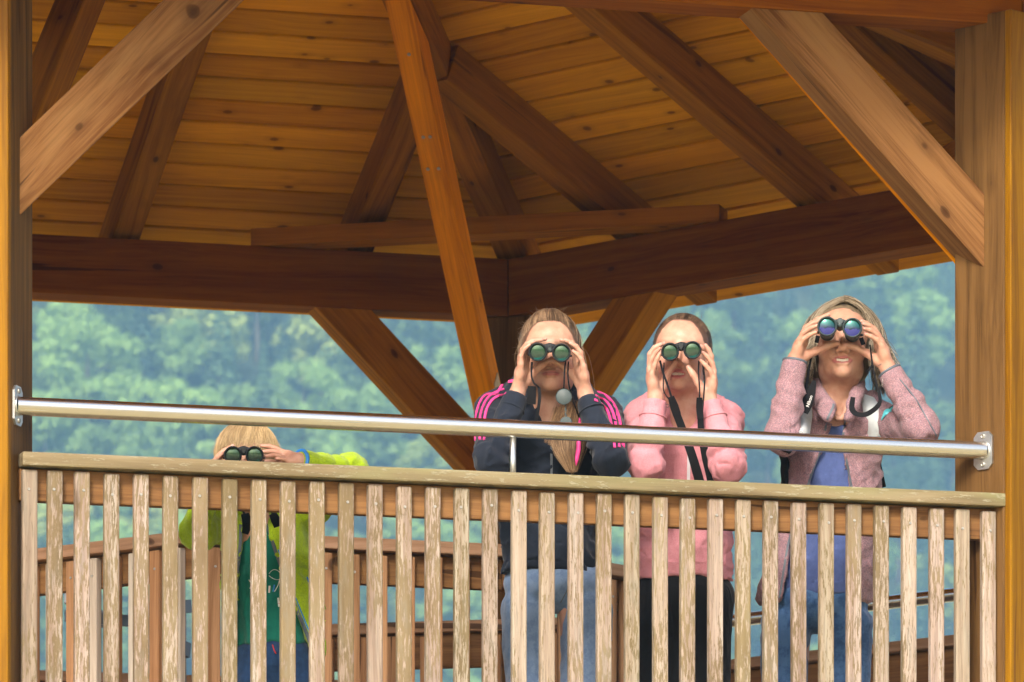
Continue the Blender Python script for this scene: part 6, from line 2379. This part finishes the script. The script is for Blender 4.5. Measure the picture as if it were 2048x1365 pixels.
    for hp, kn, ft in ((g(510, 1345, .09), g(503, 1520, .06), g(502, 1680, .09)), (g(588, 1345, .09), g(592, 1520, .06), g(594, 1680, .09))):
        q.cap(hp, kn, .066, .055, k=.02); q.cap(kn, ft, .055, .045, k=.03)
    tr = child_mesh('trousers', *q.mesh(.009, warp=folds(58, .006, (8, 8, 16))), M_jean3, body)
    link('drawstring', tube_mesh('drawstring', [g(545, 1290, -.0), g(548, 1300, -.01), g(552, 1308, -.01)], .0018, 6, M_red), None, tr)
    for x in (503, 594):
        child_mesh('shoe', *SDF().ell(g(x, 1688, .05), (.038, .10, .035)).mesh(.012), M_shoe, body)
    gq = np.random.default_rng(41)
    base, light, dark = (.44, .29, .135), (.68, .50, .27), (.20, .12, .055)
    cuts = [((0, -.115, -.060), (.070, .080, .102)), ((0, -.07, -.12), (.1, .1, .07))]
    parts = [cap_part(T, O, Rm, sc, 1.05, cuts, (.26, .17, .08), (.11, .07, .035), seed=15)]
    m = 7000
    crown = unit(np.array([.1, .35, 1.0]))
    th = gq.uniform(-np.pi, np.pi, m)
    ph = np.where(np.abs(th) < 1.15, .16 + .06 * np.cos(th * 3), -.15) + gq.normal(size=m) * .09 + .10 * vnoise(np.stack([th * 4, th * 0, th * 0], 1), 3)
    D1 = unit(np.stack([np.sin(th) * np.cos(ph), -np.cos(th) * np.cos(ph), np.sin(ph)], 1))
    D0 = unit(crown + gq.normal(size=(m, 3)) * .15 + D1 * gq.uniform(0, 1.4, (m, 1))); D0[:, 2] = np.abs(D0[:, 2]); D0 = unit(D0)
    k_ = 11
    pth = slerp_paths(D0, D1, k_)
    tt = np.linspace(0, 1, k_)[None, :, None]
    lift = 1.06 + gq.uniform(0, .06, (m, 1, 1)) * (.3 + tt) + .02 * np.sin(tt * 3.1)
    L_ = np.stack([pth[..., 0] * .080, pth[..., 1] * .099, pth[..., 2] * .090], -1) * lift + np.array([0, .018, .03])
    cl_ = vnoise(np.stack([th * 3.5, D0[:, 0] * 3, D0[:, 1] * 3], 1), 5)[:, None]
    cl2 = vnoise(np.stack([th * 5, D0[:, 0] * 6, D0[:, 1] * 6], 1), 15)[:, None]
    L_[..., 0] += (cl_ * .016 * tt[..., 0] ** 1.5)
    L_[..., 2] += cl2 * .010 * tt[..., 0]
    L_ = L_ + D1[:, None] * (np.clip(cl2, 0, 1)[..., None] * .014 * tt)
    cN = np.clip(.5 + .9 * vnoise(np.stack([th * 6, D0[:, 0] * 7, D0[:, 1] * 7], 1), 8), 0, 1)[:, None]
    parts.append(strands('h', place_np(T, L_), .0007, None, (np.array(dark) * .5 + np.array(base) * .5) * (1 - cN) + np.array(light) * cN + gq.normal(size=(m, 1)) * .03, .35))
    parts.append(flyaways(T, 170, gq, light))
    make_hair('hair', parts, body)
    b, ax, up, sx = binoculars('compact black binoculars held by the small boy just above the mossy cap rail', (465.6, 910.8), (509.2, 910.8), P.Y + fr_, .0245, .11, M_rubber, M_lens_g)
    ribbon('strap_pad', [g(490, 1028, -.115), g(494, 1048, -.12), g(490, 1068, -.11)], [.022, .026, .018], .004, M_strap, b)
    ribbon('strap_pad', [g(545, 1028, -.09), g(551, 1040, -.095), g(556, 1054, -.095)], [.020, .026, .022], .004, M_strap, b)
    ribbon('strap', [g(450, 925, fr_ + .04), g(462, 975, -.15), g(490, 1030, -.115)], .006, .0016, M_strap, b)
    ribbon('strap', [g(526, 922, fr_ + .04), g(534, 980, -.14), g(545, 1028, -.09)], .006, .0016, M_strap, b)


girl_dark()
girl_pink()
woman()
boy()
